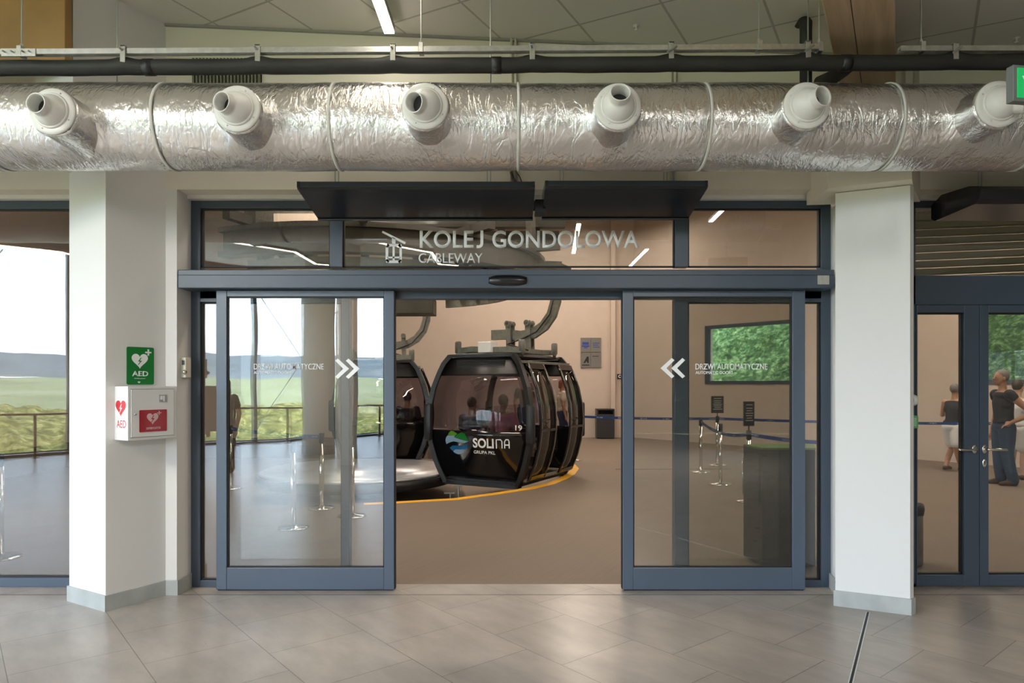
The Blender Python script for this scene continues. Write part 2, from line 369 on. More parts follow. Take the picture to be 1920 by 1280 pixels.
# ------------------------------------------------------------------ key positions
YW, YF = 5.226, 5.43          # wall face, frame plane
ZS = 3.078                    # soffit height
A_, B_, C_ = Vector((-3.271, 5.084, 0)), Vector((-2.864, 4.849, 0)), Vector((-2.631, YW, 0))
def ceil_z(x, y): return 4.33 - .044 * (x + 2.63) - .02 * (y - 5.225)

# ------------------------------------------------------------------ floor of the lobby
FAC0, FAC1 = Vector((-16.5, 1.45, 0)), Vector((-3.9, -11.3, 0))     # glazed facade line
bm = NB(); prism(bm, [(-16.5, YF + .08), (-16.5, 1.35), (-3.95, -11.45), (9.2, -11.45), (9.2, YF + .08)], -.15, 0)
S(build('floor', bm, 'floor'))
bm = NB(); box(bm, -12, 9.1, YW + .0, YW + .004, 0, .0012); o = build('trim_1', bm, 'gasket'); S(o)
# expansion joint
j0, j1 = Vector((2.50, 4.83, 0)), Vector((2.53 - .716 * 2.6, 4.88 - 1.194 * 2.6, 0)); dj = (j1 - j0).normalized(); nj = Vector((-dj.y, dj.x, 0))
bm = NB()
for k in (-1, 1):
    q = [j0 + nj * (k * .010 - .003), j0 + nj * (k * .010 + .003), j1 + nj * (k * .010 + .003), j1 + nj * (k * .010 - .003)]; prism(bm, q, 0, .002)
jt = build('trim_2', bm, 'zinc'); S(jt)
bm = NB(); prism(bm, [j0 - nj * .007, j0 + nj * .007, j1 + nj * .007, j1 - nj * .007], 0, .0008); o = build('joint_seal', bm, 'gasket', jt)

# ceiling of the lobby (sloped slab)
bm = NB(); pts = [(-17, YW), (-17, 1.0), (-3.9, -11.6), (9.4, -11.6), (9.4, YW)]
lo = [bm.verts.new((x, y, ceil_z(x, y))) for x, y in pts]; hi = [bm.verts.new((x, y, ceil_z(x, y) + .3)) for x, y in pts]
bm.faces.new(lo); bm.faces.new(hi[::-1])
for i in range(5): bm.faces.new((lo[i], lo[(i + 1) % 5], hi[(i + 1) % 5], hi[i]))
S(build('ceiling', bm, 'ceiling'))
# thin white angle trim where ceiling meets the wall
bm = NB(); tube(bm, [(-2.63, YW - .012, ceil_z(-2.63, YW) - .008), (9, YW - .012, ceil_z(9, YW) - .008)], 1, flat=(.024, .016)); S(build('trim_3', bm, 'lampbody'))

# door wall (upper)
bm = NB(); box(bm, -17, -2.60, YW, 5.6, ZS, 6.5); box(bm, -2.60, 9.4, YW, 5.6, ZS, 6.5); S(build('wall_front', bm, 'wall_up'))
# soffit strip painted white under upper wall, down to frame head
# left column
bm = NB(); pts = [A_[:2], B_[:2], C_[:2], (-2.546, YW), (-2.534, YF), (-2.534, 5.6), (-3.12, 5.6), (-3.08, YF)]
prism(bm, pts, 0, ZS); prism(bm, [A_[:2], B_[:2], C_[:2], (-3.05, YW)], ZS, 3.25); prism(bm, [(-3.393, 4.906), (-2.977, 4.666), C_[:2], (-3.2, YW)], 3.16, 4.6)
S(build('wall_left_column', bm, 'wall'))
# right column
P1, P2 = Vector((2.339, 4.976, 0)), Vector((2.762, 4.773, 0))
bm = NB(); prism(bm, [(2.517, YF), (2.472, 5.2), P1[:2], P2[:2], (2.802, 4.80), (2.98, YF), (2.98, 5.6), (2.52, 5.6)], 0, 2.98)
S(build('wall_right_column', bm, 'wall'))
d = (P2 - P1).normalized(); n = Vector((d.y, -d.x, 0))
bm = NB(); q = [P1 - d * .045 + n * .14, P2 + d * .0 + n * .14, P2 + Vector((.05, .05, 0)), Vector((3.1, YW, 0)), Vector((2.28, YW + .1, 0))]
prism(bm, [p[:2] for p in q], 2.985, 3.42); S(build('wall_right_beam', bm, 'wall_up'))
# fill between beam and column reveal under the upper wall
# skirting boards
def skirt(name, pts, h=.112, t=.012):
    bm = NB(); pts = [Vector((p[0], p[1], 0)) for p in pts]
    off = []
    for i, p in enumerate(pts):
        ns = []
        if i > 0: e = (pts[i] - pts[i - 1]).normalized(); ns.append(Vector((e.y, -e.x, 0)))
        if i < len(pts) - 1: e = (pts[i + 1] - pts[i]).normalized(); ns.append(Vector((e.y, -e.x, 0)))
        s = sum(ns, Vector()); s.normalize(); k = t / max(.3, s.dot(ns[0])); off.append(p + s * k)
    prism(bm, [p[:2] for p in (off + pts[::-1])], 0, h)
    return S(build(name, bm, 'skirt'))
skirt('baseboard_left', [(-3.08, YF), A_, B_, C_, (-2.546, YW), (-2.536, YF - .005)])
skirt('baseboard_right', [(2.512, YF - .005), (2.46, 5.2), P1, P2, (2.802, 4.80), (2.97, YF - .02)])

# rest of the lobby: right wall, back wall, facade
S(B('wall_right', 9.2, 9.4, -11.5, 5.6, 0, 4.9, 'walldark'))
S(B('wall_back', -3.9, 9.4, -11.7, -11.5, 0, 4.9, 'walldark'))

# ------------------------------------------------------------------ frame of the central entrance
def frame_rects(name, rects, y0, y1, m, parent=None, bev=.003):
    bm = NB()
    for x0, x1, z0, z1 in rects: box(bm, x0, x1, y0, y1, z0, z1, bev)
    return build(name, bm, m, parent)
ent = empty('door_1', (0, YF, 0)); tag(ent, kind='structure')
ZT = az(376, YF)
xL, xR = ax(357, YF), ax(1558, YF)
def W(x): return ax(x, YF)
def Z(y): return az(y, YF)
LOC = (0, YF, 0)
def loc(o):   # parts are built in world space; offset under the entrance empty
    o.matrix_parent_inverse = o.parent.matrix_world.inverted() if False else Matrix.Translation(-Vector(o.parent.location)) if o.parent.rotation_euler.z == 0 else o.parent.matrix_basis.inverted()
    return o
fr = loc(frame_rects('door_frame', [(xL, W(375), 0, ZT), (W(1540), xR, 0, ZT), (W(375), W(1540), Z(390), ZT),
        (W(618), W(642), Z(500), Z(390)), (W(1266), W(1291), Z(500), Z(390)),
        (W(375), W(640), 0, Z(1088)), (W(1266), W(1540), 0, Z(1088)),
        (W(640), W(655), 0, Z(555)), (W(1265), W(1291), 0, Z(555)), (W(375), W(1540), Z(560), Z(505)), (W(375), W(640), Z(566), Z(545)), (W(1291), W(1540), Z(566), Z(545))], YF, YF + .09, 'frame', ent))
g = []
def gask(rects, y0, parent, w=.012):
    bm = NB()
    for x0, x1, z0, z1 in rects:
        for a in ((x0, x0 + w, z0, z1), (x1 - w, x1, z0, z1), (x0, x1, z0, z0 + w), (x0, x1, z1 - w, z1)): box(bm, a[0], a[1], y0, y0 + .03, a[2], a[3])
    return build('gasket', bm, 'gasket', parent)
trans = [(W(375), W(618), Z(500), Z(390)), (W(642), W(1266), Z(500), Z(390)), (W(1291), W(1540), Z(500), Z(390))]
side = [(W(375), W(640), Z(1088), Z(566)), (W(1291), W(1540), Z(1088), Z(566))]
gask(trans + side, YF + .02, fr, .010)
fr_g = children(fr)[0]
for r in trans:
    bm = NB(); box(bm, r[0], r[1], YF + .035, YF + .041, r[2], r[3]); loc(build('transom_pane', bm, 'glassw', ent))
for r in side:
    bm = NB(); box(bm, r[0], r[1], YF + .035, YF + .041, r[2], r[3]); loc(build('side_pane', bm, 'glassw', ent))
# operator header
yh = 5.20
bm = NB(); hx0, hx1 = ax(333, yh + .03), 2.452; box(bm, hx0, hx1, yh + .03, YF, az(539, yh), az(504, yh), .006)
hd = loc(build('header_box', bm, 'frame', ent))
bm = NB(); box(bm, hx0 + .002, hx1 - .002, yh + .028, yh + .031, az(515, yh), az(514, yh)); build('cover_seam', bm, 'gasket', hd)
bm = NB(); box(bm, W(375), W(1540), YF - .03, YF, az(545, YF - .03), az(541, YF - .03)); build('track_rail', bm, 'zinc', hd)
bm = NB()
ell(bm, ((ax(952, yh)), yh + .03, az(524.5, yh)), (.15, .035, .036), 24)
for v in bm.verts: v.co.x = ax(952, yh) + max(-.145, min(.145, (v.co.x - ax(952, yh)) * 1.15)) ; v.co.z = az(524.5, yh) + max(-.040, min(.040, (v.co.z - az(524.5, yh)) * 1.25))
build('motion_sensor', bm, 'blacksteel', hd, smooth=True)
bm = NB(); box(bm, ax(1536, yh), ax(1558, yh), yh + .027, yh + .030, az(532, yh), az(515, yh)); pl = build('rating_plate', bm, 'zinc', hd)
# lettering on transom
yt = YF + .033
for b_, x0, x1, y0, y1, bo in (('KOLE', 787, 888, 465, 432, .018), ('GONDOLOWA', 923, 1198, 465, 432, .018), ('CABLEWAY', 785, 905, 493, 474.5, .006)):
    loc(text('transom_lettering', b_, ax(x0, yt), ax(x1, yt), az(y0, yt), az(y1, yt), yt, 'white', ent, bold=bo))
bm = NB(); jp = [(903.5, 432), (903.5, 455)] + [(903.5 - 6.2 + 6.2 * math.cos(t), 456 + 6.4 * math.sin(t)) for t in [math.radians(v) for v in (15, 35, 55, 75, 95)]] + [(893.5, 462.2)]
tube(bm, [Vector((ax(a_, yt), yt - .001, az(b_, yt))) for a_, b_ in jp], 1, flat=(.002, 5.4 * yt / F)); loc(build('transom_lettering', bm, 'white', ent))
# cabin pictogram
bm = NB(); s = yt / F; ox, oz = ax(738, yt), az(470, yt)
def q(x, y): return ((x - 738) * s, (470 - y) * s)
X3, Z3, N3 = (1, 0, 0), (0, 0, 1), (0, -1, 0)
extr(bm, [q(716, 436), q(717.5, 432.5), q(761, 454), q(759, 458)], (ox, yt, oz), X3, Z3, N3, .002)
extr(bm, [q(735, 444), q(741.5, 447), q(741.5, 458), q(735, 458)], (ox, yt, oz), X3, Z3, N3, .002)
for a in ((723, 728, 461, 490), (749, 753.5, 461, 490), (726, 751, 457, 462), (726, 751, 488, 493), (736, 740, 461, 489), (726, 751, 481, 484)):
    extr(bm, [q(a[0], a[3]), q(a[1], a[3]), q(a[1], a[2]), q(a[0], a[2])], (ox, yt, oz), X3, Z3, N3, .002)
for cx, cy in ((726.5, 460.5), (750, 460.5), (726.5, 489.5), (750, 489.5)):
    extr(bm, [q(cx + 3.5 * math.cos(t * PI / 6), cy + 3.5 * math.sin(t * PI / 6)) for t in range(12)], (ox, yt, oz), X3, Z3, N3, .002)
loc(build('cabin_pictogram', bm, 'white', ent))

# sliding leaves
YL = 5.33
def leaf(x0, x1, gx0, gx1, right):
    e = empty('door_2' if not right else 'door_3', (ax((x0 + x1) / 2, YL), YL, 0)); tag(e, kind='structure')
    a = lambda p: ax(p, YL); c = lambda p: az(p, YL); zb = .008
    gt, gb = 556, 1064
    f = loc(frame_rects('leaf_frame', [(a(x0), a(gx0), zb, c(544)), (a(gx1), a(x1), zb, c(544)), (a(gx0), a(gx1), zb, c(gb)), (a(gx0), a(gx1), c(gt), c(544))], YL, YL + .05, 'framelt', e, .004))
    gk = gask([(a(gx0), a(gx1), c(gb), c(gt))], YL + .012, f, .008)
    bm = NB(); box(bm, a(x0) + .01, a(x1) - .01, YL + .008, YL + .045, 0, .012); xi = a(x1) if not right else a(x0)
    box(bm, xi - .006, xi + .006, YL + .015, YL + .06, .01, c(546)); build('brush_seal', bm, 'gasket', f)
    bm = NB(); box(bm, a(gx0), a(gx1), YL + .022, YL + .028, c(gb), c(gt)); p = loc(build('glass_pane', bm, 'glass', e))
    return e
lf = leaf(405, 739, 425, 720, False); rf = leaf(1168, 1510, 1188, 1486, True)
def chev(parent, x0, right, cy, hh, y, dx):
    bm = NB(); s = y / F
    for k in range(2):
        xx = x0 + k * 20
        pts = [(0, hh), (5, hh + 4), (26, 0), (5, -hh - 4), (0, -hh), (15, 0)]
        if not right: pts = [(26 - p[0], p[1]) for p in pts]
        extr(bm, [((xx - 960 + p[0]) * s, (HOR - cy + p[1]) * s) for p in pts], (0, y, CAMZ), X3, Z3, N3, .0015)
    return loc(build('arrow_marking', bm, 'white', parent))
ys = YL + .0205
chev(lf, 628.5, True, 691, 15, ys, 0); chev(rf, 1238.5, False, 690, 15, ys, 0)
for par, x0, x1 in ((lf, 476, 607), (rf, 1304, 1439)):
    loc(text('door_lettering', 'DRZWI AUTOMATYCZNE', ax(x0, ys), ax(x1, ys), az(692.5, ys), az(681.5, ys), ys, 'white', par, bold=.004))
    loc(text('door_lettering', 'AUTOMATIC DOORS', ax(x0, ys), ax(x0 + 70, ys), az(701, ys), az(695.5, ys), ys, 'white', par, bold=.0))

# ------------------------------------------------------------------ left window of the wall
w1 = empty('window_1', (-7, YF, 0)); tag(w1, kind='structure')
zl0, zl1 = Z(1083), Z(391)
wf = loc(frame_rects('window_frame', [(-12.2, -3.09, 0, zl0), (-12.2, -3.09, zl1, ZT + .0), (-3.19, -3.09, 0, ZT), (-7.25, -7.15, 0, ZT), (-12.2, -12.1, 0, ZT)], YF, YF + .09, 'frame', w1))
for a_, b_ in ((-7.15, -3.19), (-12.1, -7.25)):
    bm = NB(); box(bm, a_, b_, YF + .035, YF + .041, zl0, zl1); loc(build('glass_pane', bm, 'glassw', w1))
gask([(-7.15, -3.19, zl0, zl1), (-12.1, -7.25, zl0, zl1)], YF + .015, wf, .01)
S(B('wall_left_end', -16.6, -12.2, YF - .1, 5.6, 0, ZS, 'wall'))
S(B('trim_4', -16.6, 9.4, YW + .15, 5.6, ZT, ZS, 'wall'))

# ------------------------------------------------------------------ double door on the right
d4 = empty('door_4', (4.4, YF, 0)); tag(d4, kind='structure')
x0 = 2.99; xe = 6.3
f4 = loc(frame_rects('door_frame', [(x0, xe, Z(390), ZT), (x0, W(1717), 0, ZT), (x0, xe, Z(571), Z(516)), (xe - .1, xe, 0, ZT), (x0, W(1717), 0, .03)], YF, YF + .09, 'frame', d4))
bm = NB(); box(bm, W(1717), xe - .1, YF + .035, YF + .041, Z(516), Z(390)); loc(build('transom_pane', bm, 'glassw', d4))
xj = W(1835)
def hinged(xa, xb, ga, gb, hx, lock):
    zt = Z(571) - .004
    f = loc(frame_rects('door_leaf', [(xa, ga, .01, zt), (gb, xb, .01, zt), (ga, gb, .01, Z(1077)), (ga, gb, Z(586), zt)], YF - .012, YF + .06, 'frame', d4))
    gask([(ga, gb, Z(1077), Z(586))], YF + .01, f, .012)
    bm = NB(); box(bm, ga, gb, YF + .025, YF + .031, Z(1077), Z(586)); build('glass_pane', bm, 'glassw', f)
    zc = az(842, YF - .03); sgn = -1 if hx < xj else 1
    bm = NB(); lathe(bm, [(0, .014), (.014, .014), (.017, .010), (.017, 0)], (hx, YF - .012, zc), (0, -1, 0), 20)
    for v in bm.verts: v.co.z = zc + (v.co.z - zc) * 2.1 ; v.co.x = hx + (v.co.x - hx) * 1.25
    h = build('handle_plate', bm, 'chrome', f, True)
    bm = NB(); tube(bm, [(hx, YF - .015, zc), (hx, YF - .05, zc), (hx + sgn * .012, YF - .062, zc), (hx + sgn * .14, YF - .062, zc - .002), (hx + sgn * .15, YF - .055, zc - .002)], .0095, 10); build('lever_handle', bm, 'chrome', f, True)
    if lock:
        z2 = az(868, YF - .02); bm = NB(); lathe(bm, [(0, .008), (.014, .008), (.016, .004), (.016, 0)], (hx, YF - .012, z2), (0, -1, 0), 20)
        for v in bm.verts: v.co.z = z2 + (v.co.z - z2) * 2.1
        lk = build('lock_plate', bm, 'chrome', f, True)
        bm = NB(); lathe(bm, [(0, .010), (.008, .010), (.008, 0)], (hx, YF - .014, z2 - .006), (0, -1, 0), 12); build('lock_cylinder', bm, 'galvdark', f)
hinged(W(1717), xj - .002, W(1719), W(1806), W(1824), False)
hinged(xj + .002, xe - .1, W(1852), xe - .22, W(1843), True)
bm = NB(); box(bm, xj - .012, xj + .012, YF + .06, YF + .07, .01, Z(572)); build('rebate_seal', bm, 'gasket', f4)
S(B('wall_right_end', xe, 9.4, YW, 5.6, 0, ZS, 'wall'))

# ------------------------------------------------------------------ facade behind the camera
fd = (FAC1 - FAC0); flen = fd.length; fd.normalize(); fn = Vector((-fd.y, fd.x, 0))   # fn points into room
if fn.x < 0: fn = -fn
frot = math.atan2(fd.y, fd.x)
fac = empty('window_2', FAC0[:], rz=frot); tag(fac, kind='structure')
bm = NB(); nb = 12; bw = flen / nb; ZFt = 4.62
for i in range(nb + 1): box(bm, i * bw - .05, i * bw + .05, -.08, .08, 0, 4.9)
box(bm, 0, flen, -.08, .08, 0, .06); box(bm, 0, flen, -.08, .08, ZFt, 5.2)
build('window_frame', bm, 'frame', fac)
for i in range(nb):
    bm = NB(); box(bm, i * bw + .05, (i + 1) * bw - .05, -.004, .004, .06, ZFt); build('glass_pane', bm, 'glassf', fac)
side_sign = 1 if (Matrix.Rotation(frot, 3, 'Z') @ Vector((0, 1, 0))).dot(fn) > 0 else -1
for i in range(0, nb, 3):
    bm = NB(); yo = -side_sign * .35
    tube(bm, [(i * bw, yo, 0), ((i + 2.2) * bw, yo, 4.6)], .013, 8); tube(bm, [((i + 2.2) * bw, yo, 0), (i * bw, yo, 4.6)], .013, 8)
    o = empty('bracing_cable', FAC0[:], 'steel cross bracing cables outside the lobby glass wall, %s pair' % ['front', 'second', 'third', 'rear'][i // 3], 'cable', 'bracing cables', rz=frot); build('cable_pair', bm, 'rod', o, True)
# railing inside the glass wall
rl = empty('handrail', (FAC0 + fn * .45)[:], 'dark steel handrail running along the lobby glass wall', 'railing', rz=frot)
bm = NB(); tube(bm, [(0.3, 0, .95), (flen - .3, 0, .95)], .024, 10); tube(bm, [(0.3, 0, .12), (flen - .3, 0, .12)], .015, 8); build('rail', bm, 'gonmatt', rl, True)
for i in range(nb):
    bm = NB(); box(bm, (i + .5) * bw - .025, (i + .5) * bw + .025, -.02, .02, 0, .95); box(bm, (i + .5) * bw - .08, (i + .5) * bw + .08, -.06, .06, 0, .012); build('post', bm, 'gonmatt', rl)

# lobby columns behind the viewer, reflected in the left door
bm = NB(); lathe(bm, [(0, 0), (.36, 0), (.36, 4.9), (0, 4.9)], (0, 0, 0), (0, 0, 1), 40); o = build('wall_round_column', bm, 'wall', None, True); o.location = (-4.45, -5.1, 0); S(o)
S(B('wall_square_column', -3.5, -3.15, -3.3, -2.95, 0, 4.8, 'wall'))
# ------------------------------------------------------------------ duct
duct = empty('air_duct', (0, 4.35, 3.22), 'long foil-wrapped round air duct hanging above the entrance', 'air duct')
DY, DZ, DR = 4.35, 3.222, .262
bm = NB(); seg = 96; nx = 620; rings = []
NX = [-2.60, -1.556, -.492, .600, 1.668, 2.755]
bandx = [-3.22, -2.15, -1.095, .040, 1.19, 2.34, 3.20]
for i in range(nx + 1):
    x = -5.4 + 10.6 * i / nx; ring = []
    sag = 0.0
    for k in range(seg):
        t = 2 * PI * k / seg
        p = Vector((x, math.cos(t), math.sin(t)))
        r = DR + .009 * (noise.noise(Vector((x * 1.1, math.cos(t) * .9, math.sin(t) * .9 + 3))) ) + .004 * noise.noise(Vector((x * 5, math.cos(t) * 2.2, math.sin(t) * 2.2)))
        for b_ in bandx: r -= .006 * math.exp(-((x - b_) / .03) ** 2)
        for n_ in NX:
            dd = math.hypot(x - n_, math.sin(t) * DR + .05) if math.cos(t) < 0 else 9
            r += .03 * math.exp(-max(0, dd - .12) / .05) if dd < .5 else 0
        ring.append(bm.verts.new((x, r * math.cos(t), r * math.sin(t))))
    rings.append(ring)
for a_, b_ in zip(rings, rings[1:]):
    for k in range(seg): bm.faces.new((a_[k], a_[(k + 1) % seg], b_[(k + 1) % seg], b_[k]))
bm.faces.new(rings[0]); bm.faces.new(rings[-1][::-1])
build('duct_body', bm, 'foil', duct, True, autosmooth=70)
for b_ in bandx:
    bm = NB(); m_ = 64
    prof = []
    for k in range(m_):
        t = 2 * PI * k / m_; prof.append([bm.verts.new((b_ + dx + .006 * noise.noise(Vector((b_ * 3, t, 0))), rr * math.cos(t), rr * math.sin(t))) for dx, rr in ((-.0085, DR - .006), (-.0085, DR + .0035), (.0085, DR + .0035), (.0085, DR - .006))])
    for k in range(m_):
        for j in range(4): bm.faces.new((prof[k][j], prof[(k + 1) % m_][j], prof[(k + 1) % m_][(j + 1) % 4], prof[k][(j + 1) % 4]))
    build('strap', bm, 'band', duct, True)
# nozzles
YN = 3.90
nz_lab = ['nearest the left edge', 'second from the left', 'over the gondola sign', 'over the middle of the doorway, tilted up', 'second from the right, aimed right', 'rightmost, behind the exit sign']
nang = [(-6, 0), (-20, -2), (-24, -10), (-2, 16), (20, 4), (50, -10)]
nzz = [-.055, -.045, -.035, -.035, -.032, -.03]
for i, nx_ in enumerate(NX):
    zc = az([210, 205, 200, 201, 199, 196][i], YN) - 0
    # foil stub is a part of the duct
    bm = NB(); pr = []
    for (r, h) in ((.175, -.20), (.158, -.14), (.143, -.08), (.137, 0), (.135, .155), (.139, .165), (.120, .17)): pr.append((r, h))
    lathe(bm, pr, (nx_, YN - DY + .175, zc - DZ), (0, -1, 0), 48)
    for v in bm.verts: v.co += Vector((noise.noise(v.co * 14 + Vector((i, 0, 0))), noise.noise(v.co * 14 + Vector((0, 5, i))) * .7, noise.noise(v.co * 15 + Vector((9, i, 0))))) * .008
    build('branch_stub', bm, 'foil', duct, True)
    e = empty('air_nozzle', (nx_, YN, zc), 'white round air nozzle on the foil duct, %s' % nz_lab[i], 'air nozzle', 'air nozzles')
    bm = NB(); lathe(bm, [(.118, .010), (.128, .008), (.132, .002), (.132, -.006), (.092, -.006), (.092, .012), (.099, .014), (.118, .010)][::-1], (0, -.006, 0), (0, -1, 0), 48)
    fl = build('flange', bm, 'nozzle', e, True)
    bm = NB(); lathe(bm, [(.099, .004), (.101, .018), (.094, .026), (.088, .022), (.088, .004)], (0, -.006, 0), (0, -1, 0), 48); build('retaining_ring', bm, 'nozzle', e, True)
    for k in range(4):
        t = PI / 4 + k * PI / 2 + .3; bm = NB(); lathe(bm, [(0, .006), (.004, .004), (.005, 0)], (.110 * math.cos(t), -.017, .110 * math.sin(t)), (0, -1, 0), 8); build('screw', bm, 'zinc', fl)
    ya, pi_ = [math.radians(v) for v in nang[i]]
    dr = Vector((math.sin(ya) * math.cos(pi_), -math.cos(ya) * math.cos(pi_), math.sin(pi_)))
    bm = NB(); R0 = .094; pr = [(0, -.05)]
    pr = [(R0 * math.cos(a_), R0 * math.sin(a_)) for a_ in [math.radians(v) for v in range(-66, 55, 6)]]
    pr += [(.0565, .082), (.0545, .112), (.057, .120), (.056, .124), (.051, .123), (.049, .112), (.049, .04), (.049, -.03)]
    lathe(bm, pr, (0, -.006, 0), dr, 48); ball = build('ball_jet', bm, 'nozzle', e, True)
    bm = NB(); lathe(bm, [(.0485, .045), (.0, .045)], (0, -.006, 0), dr, 24); lathe(bm, [(.0, .0), (.012, .0), (.012, .01), (0, .01)], (0, -.006, 0), dr, 12); build('throat_shade', bm, 'nozzin', ball)  # dark disc painted in for the shade down the tube

# ------------------------------------------------------------------ rail, pipe, rods, clamps
YR = 4.22
rail = empty('support_rail', (0, YR, 0), 'long galvanised slotted rail carrying the black pipe', 'rail', None)
def chan(bm, p, q, w=.041, h=.041):
    p, q = Vector(p), Vector(q)
    tube(bm, [p, q], 1, flat=(w, h * .45)); o_ = Vector((0, 0, -h * .36))
    tube(bm, [p + o_ + Vector((0, -w * .42, 0)), q + o_ + Vector((0, -w * .42, 0))], 1, flat=(.006, h * .4)); tube(bm, [p + o_ + Vector((0, w * .42, 0)), q + o_ + Vector((0, w * .42, 0))], 1, flat=(.006, h * .4))
def rp(px, dy=0): 
    y = 97.5 - (px / 1540) * 10 + dy
    return at(px, y, YR)
def lrp(px, dy=0): return rp(px, dy) - Vector((0, YR, 0))
bm = NB(); chan(bm, lrp(-260), lrp(1541)); build('channel', bm, 'zinc', rail)
bm = NB(); p = lrp(40, 4); box(bm, p.x - .105, p.x + .105, -.028, -.018, p.z - .026, p.z + .022, .002)
for k in (-.085, -.035, .03, .07): tube(bm, [(p.x + k, -.05, p.z), (p.x + k, -.018, p.z)], .006, 8)
build('joint_plate', bm, 'zinc', rail)
rail2 = empty('support_rail', (0, YR, 0), 'short galvanised rail section at the top right beyond the timber beam', 'rail')
bm = NB(); chan(bm, at(1686, 91, YR) - Vector((0, YR, 0)), at(2150, 90, YR) - Vector((0, YR, 0))); build('channel', bm, 'galv', rail2)
pipe = empty('insulated_pipe', (0, YR + .02, 0), 'thick black foam-insulated pipe hung under the galvanised rail', 'pipe')
def pp(px):
    y = 128 - (px / 1920) * 11.5 if px < 1000 else 122 - (px - 1000) / 920 * 6
    return at(px, y, YR + .02) - Vector((0, YR + .02, 0))
clx = [235, 486, 738, 998, 1257, 1512, 1787]
bm = NB(); pts = []; rd = []
for px in range(-260, 2160, 8):
    bl = sum(math.exp(-((px - c) / 16) ** 2) for c in clx); p = pp(px); p.z += .010 * bl + .003 * noise.noise(Vector((px / 90, 0, 0))); pts.append(p); rd.append(.0465 + .006 * bl + .002 * noise.noise(Vector((px / 60, 4, 0))))
tube(bm, pts, rd, 20); build('foam_sleeve', bm, 'insul', pipe, True)
for c in (280, 931, 1585):
    bm = NB(); tube(bm, [pp(c - 9), pp(c + 9)], .050, 20); build('tape_joint', bm, 'gonmatt', pipe, True)
for i, c in enumerate(clx):
    rl_ = rail2 if c > 1600 else rail
    p = (lrp(c, 2) if c < 1600 else at(c, 92, YR) - Vector((0, YR, 0)))
    bm = NB(); box(bm, p.x - .016, p.x + .016, -.032, -.026, p.z - .075, p.z + .03, .002); box(bm, p.x - .016, p.x + .016, -.032, .03, p.z + .022, p.z + .03)
    if c > 1000: tube(bm, [(p.x - .03, -.05, p.z - .045), (p.x + .03, -.035, p.z + .0)], .007, 8)
    else: tube(bm, [(p.x - .008, -.055, p.z + .004), (p.x, -.02, p.z - .006)], .006, 8)
    build('pipe_clamp', bm, 'galv', rl_)
rodl = [(41, 92, YR, 'over the joint plate at the left edge'), (220, 172, DY, 'in front of the left column'), (790, 86, YR, 'beside the lit ceiling lamp'), (920, 160, DY, 'above the duct strap in the middle'),
        (1423, 82, YR, 'left of the black riser pipe'), (1515, 160, DY, 'in front of the black riser pipe'), (1536, 84, YR, 'beside the timber beam'), (1727, 84, YR, 'right of the timber beam')]
for px, yb, Y, lb in rodl:
    x = ax(px, Y); zb = az(yb, Y); bm = NB(); zt = ceil_z(x, Y)
    tube(bm, [(0, 0, zb), (0, 0, zt)], .0045, 8); o = build('threaded_rod', bm, 'rod'); o.location = (x, Y, 0)
    tag(o, 'thin vertical threaded rod hanging from the ceiling %s' % lb, 'rod', 'threaded rods')
    if Y == YR:
        bm = NB(); box(bm, -.014, .014, -.03, .03, zb - .05, zb + .01, .002); tube(bm, [(0, 0, zb + .01), (0, 0, zb + .03)], .010, 6); build('rod_nut', bm, 'zinc', o)
# black riser pipe behind
bm = NB(); Y = 4.75; tube(bm, [at(1511, 38, Y) + Vector((0, .12, .04)), at(1511, 38, Y) + Vector((0, .04, .03)), at(1511, 44, Y), at(1511, 60, Y), at(1511, 175, Y)], [.034, .036, .042, .04, .04], 18)
tag(build('riser_pipe', bm, 'insul', None, True), 'black insulated vertical pipe rising beside the timber beam', 'pipe')
bm = NB(); tube(bm, [at(1600, 118, 4.26), at(1582, 130, 4.38), at(1562, 145, 4.5), at(1535, 155, 4.62)], [.036, .046, .046, .04], 18)
tag(build('branch_pipe', bm, 'insul', None, True), 'short black insulated elbow dropping behind the duct', 'pipe')

# timber beams
bd = Vector((math.cos(math.radians(60.5)), math.sin(math.radians(60.5)), 0)); bn = Vector((bd.y, -bd.x, 0))
def beam(name, p0, length, w, zb, zt, m, label, split=0):
    e = empty(name, (p0.x, p0.y, 0), label, 'beam', rz=math.radians(60.5))
    if split:
        bm = NB(); box(bm, -length, 0, 0, w * .995, zb, zt, .006)
        bm2 = NB()
        build('glulam', bm, m, e); bm = NB(); box(bm, -length, 0, w * split - .003, w * split + .003, zb - .001, zb + .01); build('glue_joint', bm, 'brownshoe', e)
    else:
        bm = NB(); box(bm, -length, 0, 0, w, zb, zt, .006); build('glulam', bm, m, e)
    return e
# the right beam: right lower edge passes pixel (1668,160) at its wall end
zb = 3.77; Yb = 5.03; pr_ = Vector((ax(1680, Yb), Yb, 0))
beam('timber_beam', pr_, 2.6, .36, zb, 4.5, 'wood', 'broad pale timber roof beam at the top right', .6)
pl_ = Vector((ax(122, 4.58), 4.58, 0))
bm = NB(); 
e = empty('timber_beam', (pl_.x, pl_.y, 0), 'amber timber beam face in the top left corner', 'beam')
box(bm, -2.6, 0, 0, .075, 3.74, 5.0, .004); build('glulam', bm, 'wood2', e)
bm = NB(); box(bm, ax(1695, 5.19) , ax(1709, 5.19), 5.17, YW, 3.4, 4.5); box(bm, 3.02, 3.06, 5.1, YW, 3.4, 4.5); S(build('trim_5', bm, 'wall_up'))

